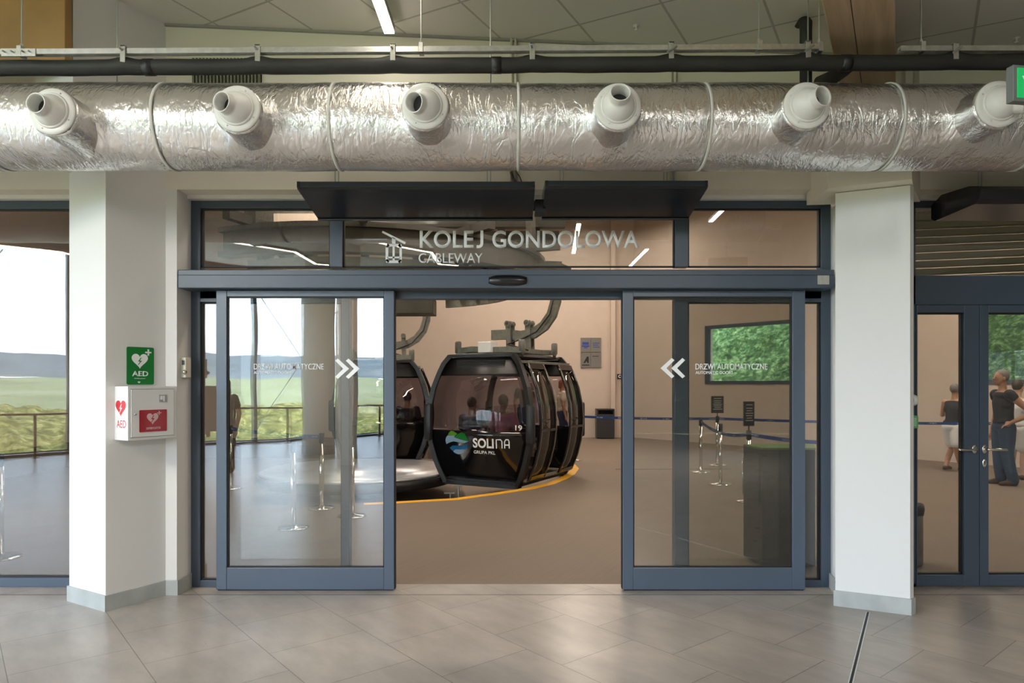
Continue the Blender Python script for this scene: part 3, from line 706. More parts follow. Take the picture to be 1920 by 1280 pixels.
# vent grille and conduits on the upper wall
e = empty('vent_grille', (ax(425, YW), YW, 0), 'dark slatted vent grille on the upper wall above the duct', 'vent')
zx0, zx1 = ax(362, YW) - ax(425, YW), ax(491, YW) - ax(425, YW); za, zb_ = az(175, YW), az(112, YW)
bm = NB(); box(bm, zx0, zx1, -.004, 0, za, zb_); build('backing', bm, 'gasket', e)
for k in range(20):
    x = zx0 + (zx1 - zx0) * (k + .5) / 20; bm = NB(); box(bm, x - .0075, x + .0075, -.03, -.004, za, zb_); build('slat', bm, 'louvre', e)
for px in (963, 1262):
    o = None; bm = NB()
    for k in (-4, 4): tube(bm, [at(px + k, 64 if px < 1000 else 90, YW - .018), at(px + k, 345, YW - .018)], .011, 10)
    tag(build('cable_conduit', bm, 'cream', None, True), 'pair of thin cream conduits on the upper wall, %s pair' % ('left' if px < 1000 else 'right'), 'conduit', 'wall conduits')
bm = NB(); tube(bm, [at(958, 322, 5.0), at(962, 335, 5.0), at(970, 345, 4.9)], .010, 8); tube(bm, [at(966, 320, 5.0), at(974, 330, 5.0), at(980, 346, 4.9)], .004, 8)
tag(build('loose_cable', bm, 'gasket', None, True), 'short loose black cable hanging behind the duct above the heaters', 'cable')

# sprinklers
for px, py, lb in ((1193, 48, 'above the middle right of the duct'), (1906, 71, 'in the top right corner')):
    x, Y = 0, 4.8
    zc = ceil_z(ax(px, Y), Y); Y = (zc - CAMZ) * F / (HOR - py) 
    for _ in range(6): Y = (ceil_z(ax(px, Y), Y) - CAMZ) * F / (HOR - py)
    c = Vector((ax(px, Y), Y, ceil_z(ax(px, Y), Y)))
    bm = NB(); lathe(bm, [(0, -.035), (.012, -.034), (.014, -.028), (.004, -.026), (.006, -.01), (.022, -.006), (.024, 0)], (0, 0, 0), (0, 0, 1), 18); o = build('sprinkler', bm, 'nozzle', None, True); o.location = c
    tag(o, 'small white ceiling sprinkler %s' % lb, 'sprinkler', 'sprinklers')

# ------------------------------------------------------------------ ceiling lamps of the lobby
def lamp(name, pts, label, w=.06, emis='lamp', h=.05, cat='lamp', group=None):
    c = Vector(pts[0]); e = empty(name, c, label, cat, group); q_ = [Vector(p) - c for p in pts]
    bm = NB(); tube(bm, [p + Vector((0, 0, h / 2 + .004)) for p in q_], 1, flat=(w, h)); build('lamp_housing', bm, 'lampbody', e)
    bm = NB(); tube(bm, q_, 1, flat=(w * .86, .01)); build('diffuser', bm, emis, e); return e
yl = 5.02; zl = az(62, yl)
lamp('linear_lamp', [(ax(730, yl), yl, zl), (ax(730, yl) , 2.6, zl)], 'bright linear ceiling lamp pointing at the wall, upper left of centre', w=.082)
def zig(dx, label):
    pts = [(-4.9, -.4), (-4.76, -.85), (-3.98, -1.7), (-3.95, -2.9), (-3.6, -3.1)]
    return lamp('linear_lamp', [(x + dx, y, 4.02) for x, y in pts], label, w=.07, group='zigzag lamps behind the viewer')
zig(0, 'zigzag linear lamp on the lobby ceiling, left one reflected in the transom'); zig(2.5, 'zigzag linear lamp on the lobby ceiling, right one reflected in the transom'); zig(-4.3, 'zigzag linear lamp on the lobby ceiling near the glass wall')

def alight0(loc_, sx, sy, e_, col):
    l = bpy.data.lights.new('added_area_light', 'AREA'); l.shape = 'RECTANGLE'; l.size = sx; l.size_y = sy; l.energy = e_; l.color = col
    o = bpy.data.objects.new('added_area_light', l); COL.objects.link(o); o.location = loc_; return o
for x, y in ((-4.6, 0), (2.5, -3)): alight0((x, y, 4.1), .06, 2.4, 240, (1, .95, .88))  # unseen area lights added to brighten the lobby

# ------------------------------------------------------------------ air curtains / heaters
def heater(px0, px1, label, Y0=4.64, dz=0.0, brand=False, endcap=False):
    X0, X1 = ax(px0, Y0), ax(px1, Y0); w = X1 - X0
    e = empty('air_curtain', ((X0 + X1) / 2, Y0, 2.9 + dz), label, 'air curtain', 'air curtains')
    zt = .065; prof = [(0, zt), (0, .028), (.015, .016), (.50, -.066), (.545, -.062), (.545, .04), (.42, .10), (.1, .078)] if not endcap else [(.0, .03), (.02, -.03), (.06, -.055), (.50, -.066), (.545, -.04), (.545, .06), (.42, .11), (.12, .085), (.03, .06)]
    bm = NB(); extr(bm, prof, (-w / 2 + .02, 0, 0), (0, 1, 0), (0, 0, 1), (1, 0, 0), w - .04)
    build('casing', bm, 'blacksteel', e)
    for s_ in (-1, 1):
        bm = NB(); pf = [(p[0] - .006 if p[0] < .3 else p[0] + .006, p[1]) for p in prof]; extr(bm, pf, (s_ * w / 2 - (.02 if s_ > 0 else 0), 0, 0), (0, 1, 0), (0, 0, 1), (1, 0, 0), .02); build('end_cap', bm, 'blacksteel', e)
    if not endcap:
        bm = NB(); box(bm, -w / 2 + .02, w / 2 - .02, -.004, .002, .030, zt, .001); build('front_lip', bm, 'navysteel', e)
        bm = NB(); tube(bm, [(-w / 2, .505, -.072), (w / 2, .505, -.072)], 1, flat=(.03, .008)); build('outlet_strip', bm, 'gonmatt', e)
    for k in (-.38, .30):
        for j in (-.012, .012):
            bm = NB(); tube(bm, [(k * w + j, .3, .08), (k * w + j, .3, 3.38 - 2.9 - dz), (k * w + j, YW - Y0, 3.38 - 2.9 - dz)], .0045, 6); build('hanging_rod', bm, 'rod', e)
    return e
heater(557, 1003, 'long black overhead air curtain above the left half of the doorway')
heater(1022, 1327, 'shorter black overhead air curtain above the right half of the doorway', Y0=4.62, dz=.0)
heater(1838, 2300, 'black air curtain with rounded end at the far right above the double door', Y0=4.70, endcap=True)
bm = NB(); box(bm, ax(1003, 5.0), ax(1022, 5.0), 4.95, 5.1, 2.84, 2.93); tag(build('coupling_piece', bm, 'gasket'), 'small black coupling between the two central air curtains', 'bracket')

# ------------------------------------------------------------------ exit sign
Ye = 3.1
e = empty('exit_sign', (ax(1893, Ye), Ye, az(157, Ye)), 'green and white exit sign in a grey frame at the right edge', 'sign', rz=math.radians(8))
bm = NB(); box(bm, 0, .42, -.02, .02, -.085, .078, .003); build('sign_case', bm, 'greyframe', e)
bm = NB(); box(bm, .018, .405, -.024, -.0195, -.070, .064, .001); pn = build('sign_panel', bm, 'signgreen', e)
bm = NB(); extr(bm, [(.04, .028), (.056, .028), (.085, 0), (.13, 0), (.13, -.01), (.085, -.012), (.062, -.012)], (0, -.0245, 0), (1, 0, 0), (0, 0, 1), (0, -1, 0), .001); box(bm, .2, .37, -.0255, -.0245, -.045, .045); build('arrow_marking', bm, 'white', pn)
bm = NB(); tube(bm, [(.2, 0, .078), (.2, 0, 4.2 - az(157, Ye))], .006, 8); build('hanging_rod', bm, 'rod', e)

# ------------------------------------------------------------------ AED sign and cabinet
bc = (C_ - B_).normalized(); bn_ = Vector((bc.y, -bc.x, 0))          # outward normal of face B-C
bcr = math.atan2(bc.y, bc.x)
def bcp(t): return B_ + (C_ - B_) * t
ps = bcp(.329); sw = .457 * (C_ - B_).length; zt_, zb2 = 1.872, 1.597
e = empty('aed_sign', (ps + bn_ * .002)[:2] + (zb2,), 'green AED sign with white heart on the column above the cabinet', 'sign', rz=bcr)
def rrect(w, h, r, n=5):
    out = []
    for cx, cy, a0 in ((w - r, h - r, 0), (r, h - r, 90), (r, r, 180), (w - r, r, 270)):
        for k in range(n + 1): a = math.radians(a0 + 90 * k / n); out.append((cx + r * math.cos(a), cy + r * math.sin(a)))
    return out
hs = zt_ - zb2
bm = NB(); extr(bm, rrect(sw, hs, .012), (0, 0, 0), X3, Z3, N3, .004); build('sign_panel', bm, 'green', e)
def heart(cx, cy, w, h, n=40):
    out = []
    for k in range(n):
        t = 2 * PI * k / n; x = 16 * math.sin(t) ** 3; y = 13 * math.cos(t) - 5 * math.cos(2 * t) - 2 * math.cos(3 * t) - math.cos(4 * t)
        out.append((cx + x / 32 * w, cy + (y + 2.5) / 29 * h))
    return out
def bolt(cx, cy, s): return [(cx + a * s, cy + b * s) for a, b in ((.12, .5), (.22, .5), (-.02, .10), (.28, .08), (-.22, -.5), (-.26, -.44), (.02, -.04), (-.26, -.02))]
bm = NB(); extr(bm, heart(sw * .47, hs * .62, sw * .60, hs * .40), (0, -.004, 0), X3, Z3, N3, .001); build('heart_marking', bm, 'white', e)
bm = NB(); extr(bm, bolt(sw * .47, hs * .62, hs * .20), (0, -.005, 0), X3, Z3, N3, .001); build('bolt_marking', bm, 'green', e)
bm = NB(); box(bm, sw * .67, sw * .90, -.005, -.004, hs * .845, hs * .885); box(bm, sw * .755, sw * .815, -.005, -.004, hs * .78, hs * .95); build('cross_marking', bm, 'white', e)
text('sign_lettering', 'AED', sw * .19, sw * .78, hs * .225, hs * .36, -.004, 'white', e, bold=.02, depth=.001)
text('sign_lettering', 'Defibrylator', sw * .28, sw * .68, hs * .145, hs * .18, -.004, 'white', e, depth=.001)
bm = NB(); extr(bm, heart(sw * .44, hs * .06, sw * .10, hs * .05), (0, -.004, 0), X3, Z3, N3, .001); build('small_heart_marking', bm, 'white', e)

cb = Vector((-2.832, 4.902, 0)); cw, ch, cdp = .365, .382, .168; zc0 = 1.203
e = empty('aed_cabinet', (cb + bn_ * .001)[:2] + (zc0,), 'white AED defibrillator cabinet with red window mounted on the column', 'cabinet', rz=bcr)
bm = NB(); box(bm, 0, cw, -cdp, 0, 0, ch, .004); build('cabinet_body', bm, 'whitebox', e)
bm = NB(); box(bm, .020, cw - .025, -cdp - .006, -cdp + .001, .022, ch - .022, .002); dr_ = build('cabinet_door', bm, 'whitebox', e)
bm = NB()
for a in ((.017, .020, .019, ch - .019), (cw - .025, cw - .022, .019, ch - .019), (.017, cw - .022, .019, .022), (.017, cw - .022, ch - .022, ch - .019)): box(bm, a[0], a[1], -cdp - .0012, -cdp + .001, a[2], a[3])
build('door_gap', bm, 'galvdark', e)
yd = -cdp - .006
bm = NB(); extr(bm, rrect(.205, .158, .006), (.078, yd, .055), X3, Z3, N3, .002); wd = build('door_window', bm, 'darkred', dr_)
bm = NB(); extr(bm, heart(.175, .147, .085, .082), (0, yd - .002, 0), X3, Z3, N3, .001); build('heart_marking', bm, 'pink', dr_)
bm = NB(); extr(bm, bolt(.175, .147, .05), (0, yd - .003, 0), X3, Z3, N3, .0007); build('bolt_marking', bm, 'darkred', dr_)
text('window_lettering', 'DEFIBRYLATOR', .128, .235, .072, .088, yd - .002, 'pink', dr_, depth=.001, bold=.01)
bm = NB(); box(bm, .208, .240, yd - .003, yd - .002, .186, .192); box(bm, .221, .227, yd - .003, yd - .002, .174, .204); build('cross_marking', bm, 'pink', dr_)
bm = NB(); lathe(bm, [(0, .014), (.007, .013), (.009, .008), (.009, 0)], (.046, yd, .185), (0, -1, 0), 16); build('door_knob', bm, 'chrome', dr_, True)
bm = NB(); box(bm, .225, .285, yd - .002, yd, .265, .32); lb = build('instruction_label', bm, 'zinc', dr_)
bm = NB(); box(bm, .232, .25, yd - .003, yd - .002, .285, .312); box(bm, .255, .265, yd - .003, yd - .002, .272, .312); build('label_print', bm, 'white', lb)
# markings on the left flank (x = 0 face, facing -x)
def flank(pts_fn, m, name, t=.001, off=0.0):
    bm = NB(); extr(bm, pts_fn, (-off, -cdp, 0), (0, 1, 0), Z3, (-1, 0, 0), t); 
    return build(name, bm, m, e)
def fl(pts): return [((p[0]) , p[1]) for p in pts]
# u runs from the front edge (0) to the wall (cdp); seen from the left front the wall side is on the left
flank(heart(cdp * .52, .225, .130, .115), 'red', 'flank_heart')
flank([(2 * cdp * .52 - p[0], p[1]) for p in bolt(cdp * .52, .225, .065)], 'white', 'flank_bolt', .001, .001)
text('flank_lettering', 'AED', 0, .115, 0, .052, 0, 'red', e, o=(-.0005, -.03, .09), ux=(0, -1, 0), depth=.001, bold=-.008)

# intercom on the left reveal, detectors at the right column
e = empty('wall_switch', (-2.538, 5.33, az(689, 5.33)), 'cream plastic key switch box on the left door reveal', 'switch')
bm = NB(); box(bm, -.005, .035, -.05, .04, -.078, .078, .006); build('switch_case', bm, 'cream', e)
bm = NB(); lathe(bm, [(0, .022), (.014, .020), (.017, .010), (.017, 0)], (.028, -.052, -.035), (.3, -1, 0), 16); build('key_cylinder', bm, 'chrome', e, True)
bm = NB(); box(bm, .006, .026, -.0515, -.049, .02, .055); build('display_window', bm, 'dark', e)
Yc = 4.92
e = empty('motion_detector', (2.83, Yc, az(750, Yc)), 'white round motion detector beside the double door', 'detector')
bm = NB(); lathe(bm, [(0, .062), (.030, .060), (.040, .045), (.042, 0), (0, 0)], (0, 0, 0), (1, -.2, 0), 24); build('detector_case', bm, 'nozzle', e, True)
bm = NB(); lathe(bm, [(.043, .018), (.0435, .02), (.0435, .024), (.043, .026)], (0, 0, 0), (1, -.2, 0), 24); build('seam_ring', bm, 'greyframe', e)
e = empty('call_button', (2.84, Yc, az(790.5, Yc)), 'small green emergency release box below the motion detector', 'button')
bm = NB(); box(bm, -.02, .05, -.03, .03, -.046, .046, .005); build('button_case', bm, mat('green plastic box', (.10, .36, .13), .4), e)
bm = NB(); box(bm, -.0, .035, -.032, -.029, -.03, .03); build('button_face', bm, mat('pale green label', (.30, .50, .30), .4), e)

# ------------------------------------------------------------------ HALL shell
WD = Vector((.636, -.772, 0)); W0 = Vector((5.25, 18.7, 0)); WN = Vector((-.772, -.636, 0))
wc = Vector((3.66, 20.63, 0)); we = W0 + WD * 14.0
arc = [(-1.56, 9.38), (-.82, 9.64), (-.24, 10.15), (.25, 10.64), (.55, 11.1), (.78, 11.65), (.98, 12.3), (1.12, 13.06), (1.10, 14.1)]
pit = [(-10.5, 8.9), (-4.0, 9.0), (-2.6, 9.12)] + arc + [(.7, 15.6), (-.4, 17.0), (-2.2, 18.0), (-10.5, 18.3)]
outer = [(-12.2, YF + .08), (we.x + .5, YF + .08), (we.x + .5, we.y), (wc.x + .1, 20.9), (-12.2, 20.9)]
bm = NB(); allp = outer + pit; vs = [bm.verts.new((p[0], p[1], 0)) for p in allp]
for t in tessellate_polygon([[Vector((*p, 0)) for p in outer], [Vector((*p, 0)) for p in pit]]): bm.faces.new([vs[i] for i in t])
pv = vs[len(outer):]; lo = [bm.verts.new((v.co.x, v.co.y, -.35)) for v in pv]
for i in range(len(pv)): bm.faces.new((pv[i], pv[(i + 1) % len(pv)], lo[(i + 1) % len(pv)], lo[i]))
hf = S(build('floor_hall', bm, 'concrete'))
bm = NB(); prism(bm, [(-11, 8.5), (2, 8.5), (2, 19), (-11, 19)], -.45, -.35); S(build('floor_pit', bm, 'concrete'))
# yellow line around the pit
bm = NB(); ya_ = [Vector((*p, 0)) for p in ([(-2.0, 9.26)] + arc)]
def offs(pts, d_):
    out = []
    for i, p in enumerate(pts):
        t = (pts[min(i + 1, len(pts) - 1)] - pts[max(0, i - 1)]).normalized(); out.append(p + Vector((t.y, -t.x, 0)) * d_)
    return out
o1, o2 = offs(ya_, .0), offs(ya_, .15)
prism(bm, [p[:2] for p in (o1 + o2[::-1])], .0, .003); tag(build('yellow_line', bm, 'yellow'), 'yellow safety line painted along the platform edge', 'floor marking')
bm = NB(); box(bm, 1.95, 4.15, 12.93, 12.98, 0, .003); tag(build('drain_slot', bm, 'gasket'), 'thin dark drainage slot in the hall floor near the barrier posts', 'drain')
# hall walls
S(B('wall_hall_back', -12.2, wc.x, wc.y, wc.y + .2, 0, 6.6, 'hallwall'))
S(B('wall_hall_left', -12.4, -12.2, 5.5, 20.9, -.4, 6.6, 'hallwall'))
def wallseg(name, s0, s1, z0, z1, m='hallwall', th=.35):
    a, b = W0 + WD * s0, W0 + WD * s1; bm = NB(); prism(bm, [a[:2], b[:2], (b - WN * th)[:2], (a - WN * th)[:2]], z0, z1); return S(build(name, bm, m))
zw0, zw1 = 1.60, 3.18
bm = NB()
def wseg(s0, s1, z0, z1, th=.35):
    a, b = W0 + WD * s0, W0 + WD * s1; prism(bm, [a[:2], b[:2], (b - WN * th)[:2], (a - WN * th)[:2]], z0, z1)
wseg(-2.51, 0, 0, 6.6); wseg(0, 2.75, 0, zw0); wseg(0, 2.75, zw1, 6.6); wseg(2.75, 6.15, 0, 6.6); wseg(6.15, 9.2, 0, zw0); wseg(6.15, 9.2, zw1, 6.6); wseg(9.2, 14.0, 0, 6.6)
S(build('wall_hall_right', bm, 'hallwall'))
S(B('wall_hall_end', we.x, we.x + .2, 5.5, we.y + .3, 0, 6.6, 'hallwall'))
S(B('wall_hall_front', 9.4, we.x + .1, 5.45, 5.6, 0, 6.6, 'hallwall'))
S(B('ceiling_hall', -12.4, 14.6, 5.5, 21.0, 6.5, 6.7, 'ceiling'))
S(B('wall_shade_edge', ax(1147, 20.3), ax(1155, 20.3), 20.45, wc.y, 0, 6.5, 'hallwall'))  # added strip standing for a vertical shade edge on the back wall
wrz = math.atan2(WD.y, WD.x)
for k, (s0, s1) in enumerate(((0, 2.75), (6.15, 9.2))):
    e = empty('window_%d' % (k + 3), (W0 + WD * s0)[:2] + (0,), rz=wrz); tag(e, kind='structure'); w = s1 - s0
    bm = NB(); t = .09
    for a in ((0, t, zw0, zw1), (w - t, w, zw0, zw1), (0, w, zw0, zw0 + t), (0, w, zw1 - t, zw1)): box(bm, a[0], a[1], -.02, .12, a[2], a[3], .003)
    build('window_frame', bm, 'frame', e); bm = NB(); box(bm, t, w - t, .09, .096, zw0 + t, zw1 - t); build('glass_pane', bm, 'glassf', e)
# green bank outside
bm = NB(); nu, nv = 70, 40; g_ = []
for i in range(nu + 1):
    row = []
    for j in range(nv + 1):
        s_ = -6 + 22 * i / nu; t_ = .9 + 9 * j / nv; p = W0 + WD * s_ - WN * t_
        z = -.3 + t_ * .95 + .30 * noise.noise(Vector((p.x * .9, p.y * .9, 0))) + .22 * noise.noise(Vector((p.x * 3.1, p.y * 3.1, 4))) + .12 * noise.noise(Vector((p.x * 8, p.y * 8, 1)))
        row.append(bm.verts.new((p.x, p.y, z)))
    g_.append(row)
for i in range(nu):
    for j in range(nv): bm.faces.new((g_[i][j], g_[i + 1][j], g_[i + 1][j + 1], g_[i][j + 1]))
tag(build('grassy_bank', bm, 'bank', None, True, autosmooth=180), 'steep green overgrown bank outside the hall windows', 'hillside', kind='stuff')

# lamps of the hall
lamp('linear_lamp', [(1.42, 14.6, 5.0), (1.60, 17.9, 5.0)], 'lit ceiling lamp in the hall seen through the last word of the sign', w=.10, emis='lamphall', group='hall lamps')
lamp('linear_lamp', [(4.1, 13.2, 5.0), (4.16, 14.4, 5.0)], 'short lit ceiling lamp in the hall seen in the right transom pane', w=.10, emis='lamphall', group='hall lamps')
lamp('linear_lamp', [(-3.5, 9.0, 6.2), (-3.5, 15.0, 6.2)], 'hall ceiling lamp above the gondola loop', w=.12, emis='lamphall', group='hall lamps')
lamp('linear_lamp', [(7.8, 8.0, 6.2), (7.8, 13.0, 6.2)], 'hall ceiling lamp above the queue on the right', w=.12, emis='lamphall', group='hall lamps')
def alight(loc_, sx, sy, e_, col):
    l = bpy.data.lights.new('added_area_light', 'AREA'); l.shape = 'RECTANGLE'; l.size = sx; l.size_y = sy; l.energy = e_ * 1.1; l.color = col
    o = bpy.data.objects.new('added_area_light', l); COL.objects.link(o); o.location = loc_; return o
HW = (1, .86, .72)
alight((1.5, 16.2, 4.9), .8, 3, 60, HW); alight((-3.4, 12, 6.1), .5, 6, 290, HW); alight((7.8, 10.5, 6.1), .5, 5, 230, HW); alight((1.0, 18.6, 6.2), 6, .6, 150, HW); alight((1.0, 8.2, 6.1), 4, .5, 150, HW)  # area lights added to light the hall, mostly placed out of view

# overhead guide structure of the cableway
e = empty('cableway_guide', (-2.6, 12.6, 0), 'dark curved steel guide beam above the gondolas', 'machinery')
bm = NB(); arcp = [(3.1 * math.cos(a), 3.1 * math.sin(a), 3.45) for a in [math.radians(v) for v in range(-120, 70, 8)]]
tube(bm, arcp, 1, flat=(.22, .07)); tube(bm, [Vector(p) + Vector((0, 0, .35)) for p in arcp], 1, flat=(.22, .07)); tube(bm, [Vector(p) + Vector((0, 0, .17)) for p in arcp], 1, flat=(.03, .34)); build('guide_beam', bm, 'steelbeam', e)
bm = NB(); tube(bm, [(p[0] * .86, p[1] * .86, 3.35) for p in arcp], 1, flat=(.06, .18)); build('inner_rail', bm, 'galvdark', e)
for v in range(-110, 70, 30):
    a = math.radians(v); bm = NB(); box(bm, -.08, .08, -.08, .08, 3.8, 6.5, mtx=Matrix.Translation((3.1 * math.cos(a), 3.1 * math.sin(a), 0))); box(bm, -.5, .5, -.06, .06, 3.82, 3.95, mtx=Matrix.Translation((3.1 * math.cos(a), 3.1 * math.sin(a), 0)) @ Matrix.Rotation(a, 4, 'Z')); build('bracket', bm, 'steelbeam', e)
for v in range(-116, 66, 9):
    a = math.radians(v); bm = NB(); c = Vector((2.55 * math.cos(a), 2.55 * math.sin(a), 3.62)); lathe(bm, [(0, -.06), (.15, -.06), (.19, -.045), (.19, .045), (.15, .06), (0, .06)], c, (math.sin(a), -math.cos(a), 0), 18); build('drive_tyre', bm, 'gonmatt', e, True)
bm = NB(); box(bm, .3, 1.35, -1.7, -1.2, 2.72, 2.98, .01); box(bm, .0, 2.2, -1.5, -1.3, 2.98, 3.06); build('motor_housing', bm, 'steelbeam', e)
bm = NB(); box(bm, .6, .72, -1.5, -1.4, 3.0, 3.9); build('motor_bracket', bm, 'steelbeam', e)
# upper machinery seen in the transom
e = empty('roof_truss', (-1.2, 13.0, 0), 'steel gantry with pale panels high in the hall, seen through the transom', 'machinery')
bm = NB(); box(bm, -3.6, 2.2, -.1, .1, 4.55, 4.85); box(bm, -3.6, 2.2, 1.6, 1.8, 4.55, 4.85); build('girder', bm, 'steelbeam', e)
bm = NB(); 
for k in range(4): tube(bm, [(-3.2 + k * 1.5, 0, 4.8), (-2.5 + k * 1.5, 0, 6.4)], 1, flat=(.08, .08))
tube(bm, [(-3.4, 0, 4.3), (2.0, .4, 5.3)], 1, flat=(.12, .14)); build('strut', bm, 'galv', e)
bm = NB(); box(bm, -3.2, -1.6, -.3, -.1, 4.2, 4.75); build('panel', bm, 'hallwall', e)

# ------------------------------------------------------------------ platform disk inside the loop
e = empty('turning_platform', (-2.7, 12.1, -.35), 'low silver round platform with black skirt inside the gondola loop', 'platform')
bm = NB(); lathe(bm, [(0, .50), (1.25, .50), (1.25, .47), (1.62, .47), (1.66, .45), (1.66, .42), (0, .42)], (0, 0, 0), (0, 0, 1), 64); build('plate', bm, 'metalring', e, True)
bm = NB(); lathe(bm, [(1.66, .42), (1.70, .42), (1.70, .27), (1.60, .27), (1.60, .42)], (0, 0, 0), (0, 0, 1), 64); build('skirt', bm, 'gonmatt', e, True)
bm = NB(); lathe(bm, [(0, .45), (.5, .45), (.5, 0), (0, 0)], (0, 0, 0), (0, 0, 1), 32); build('pedestal', bm, 'galvdark', e)
for x, y, lb in ((ax(844, 9.9), 9.95, 'nearest'), (ax(860, 10.6), 10.6, 'farther')):
    o = empty('guide_post', (x, y, -.35), 'small steel guide post in the pit under the gondola, %s one' % lb, 'post', 'pit posts')
    bm = NB(); tube(bm, [(0, 0, 0), (0, 0, .38)], .012, 8); build('post', bm, 'zinc', o); bm = NB(); box(bm, -.09, .06, -.03, .03, .37, .385); build('head_plate', bm, 'zinc', o)

# ------------------------------------------------------------------ gondola (local: x = across, y = depth, z = up; origin at bottom front centre)
def hw(z):     # half width at height z
    pts = [(0, .70), (.12, .76), (.35, .86), (.65, .94), (.95, .972), (1.25, .955), (1.55, .89), (1.8, .79), (1.95, .72), (2.06, .62)]
    for (a, b), (c, d_) in zip(pts, pts[1:]):
        if z <= c: return b + (d_ - b) * (z - a) / (c - a)
    return pts[-1][1]
GH, GD = 2.06, 1.75
def fy(z, far=False):   # the end faces bulge a little
    k = .10 * (1 - ((z - 1.0) / 1.06) ** 2)
    return -k if not far else GD + k
def make_gondola(label):
    g = empty('gondola_cabin', (0, 0, 0), label, 'gondola', 'gondolas')
    zs = [GH * k / 16 for k in range(17)]
    # floor and lower body
    bm = NB(); prism(bm, [(-hw(0), 0), (hw(0), 0), (hw(0), GD), (-hw(0), GD)], 0, .07); build('cabin_floor', bm, 'gonmatt', g)
    def endpanel(z0, z1, far, inset, t, n_=10):
        bm = NB(); rows = []
        for k in range(n_ + 1):
            z = z0 + (z1 - z0) * k / n_; y = fy(z, far); w = hw(z) - inset; s_ = 1 if not far else -1
            rows.append([bm.verts.new(c) for c in ((-w, y, z), (w, y, z), (w, y + s_ * t, z), (-w, y + s_ * t, z))])
        for a, b in zip(rows, rows[1:]):
            for j in range(4): bm.faces.new((a[j], a[(j + 1) % 4], b[(j + 1) % 4], b[j]))
        bm.faces.new(rows[0][::-1]); bm.faces.new(rows[-1]); return bm
    for far in (False, True):
        build('end_panel', endpanel(.10, .85, far, .05, .03), 'gonblack', g, True)
        build('end_window', endpanel(.85, 1.74, far, .05, .006), 'gonglass', g, True)
        build('top_panel', endpanel(1.74, 2.03, far, .05, .03), 'gonmatt', g, True)
        # frame hoop
        hp = [Vector((-hw(z) + .03, fy(z, far) - (.01 if not far else -.01), z)) for z in zs]; hp2 = [Vector((-p.x, p.y, p.z)) for p in hp[::-1]]
        bm = NB(); tube(bm, hp, 1, flat=(.085, .075)); tube(bm, hp2, 1, flat=(.085, .075)); tube(bm, [hp[0], hp2[-1]], 1, flat=(.07, .07)); tube(bm, [hp[-1], hp2[0]], 1, flat=(.07, .05)); build('end_frame', bm, 'gonmatt', g)
        for s_ in (-1, 1):
            bm = NB(); y = fy(.95, far); sy = -1 if not far else 1
            box(bm, -.075, .075, -.05, .05, -.31, .31, .045, Matrix.Translation((s_ * (hw(.95) - .03), y + sy * .03, .98))); build('bumper', bm, 'gonmatt', g, True)
    # roof
    bm = NB(); rs = [(0.0, .62), (.03, .60), (.06, .50)]
    a = None
    for dz, w in rs:
        ring = [bm.verts.new((sx * w, (fy(2.06) + .02 + dz if sy < 0 else fy(2.06, True) - .02 - dz), 2.04 + dz)) for sx, sy in ((-1, -1), (1, -1), (1, 1), (-1, 1))]
        if a: 
            for j in range(4): bm.faces.new((a[j], a[(j + 1) % 4], ring[(j + 1) % 4], ring[j]))
        else: bm.faces.new(ring[::-1])
        a = ring
    bm.faces.new(a); build('roof', bm, 'gonmatt', g)
    bm = NB()
    for k in range(9): box(bm, -.45, .45, fy(1.9) - .006, fy(1.9) + .01, 1.80 + k * .022, 1.807 + k * .022)
    build('vent_grille', bm, 'dark', g)
    # sides
    def sidepanel(y0, y1, z0, z1, sx, out, t=.02, n_=14):
        bm = NB(); rows = []
        for k in range(n_ + 1):
            z = z0 + (z1 - z0) * k / n_; w = (hw(z) + out) * sx; wi = (hw(z) + out - t) * sx
            rows.append([bm.verts.new(c) for c in ((w, y0, z), (w, y1, z), (wi, y1, z), (wi, y0, z))])
        for a, b in zip(rows, rows[1:]):
            for j in range(4): bm.faces.new((a[j], a[(j + 1) % 4], b[(j + 1) % 4], b[j]))
        bm.faces.new(rows[0][::-1]); bm.faces.new(rows[-1]); return bm
    # closed left side
    build('side_panel', sidepanel(0, GD, .07, .60, -1, -.01), 'gonblack', g, True); build('side_window', sidepanel(0, GD, .60, 1.85, -1, -.01, .006), 'gonglass', g, True)
    # right side posts + open sliding doors
    for (y0, y1) in ((0, .30), (GD - .30, GD)):
        build('side_window', sidepanel(y0, y1, .07, 1.9, 1, -.01, .006), 'gonglass', g, True)
    for (y0, y1, out) in ((.02, .60, .09), (1.16, 1.74, .09)):
        d_ = build('sliding_door', sidepanel(y0, y0 + .05, .10, 1.93, 1, out, .035), 'gonblack', g, True)
        build('door_stile', sidepanel(y1 - .05, y1, .10, 1.93, 1, out, .035), 'gonblack', d_, True)
        build('door_glass', sidepanel(y0 + .05, y1 - .05, .14, 1.86, 1, out - .008, .006), 'sideglass', d_, True)
        build('door_rail', sidepanel(y0 + .05, y1 - .05, .10, .16, 1, out, .03, 2), 'gonblack', d_); build('door_rail', sidepanel(y0 + .05, y1 - .05, 1.84, 1.93, 1, out, .03, 3), 'gonblack', d_); build('door_rail', sidepanel(y0 + .05, y1 - .05, .86, .90, 1, out, .03, 2), 'gonblack', d_)
    for z in (.10, 1.95):
        bm = NB(); tube(bm, [(hw(z) + .03, -.02, z), (hw(z) + .03, GD + .02, z)], 1, flat=(.05, .04)); build('door_track', bm, 'galvdark', g)
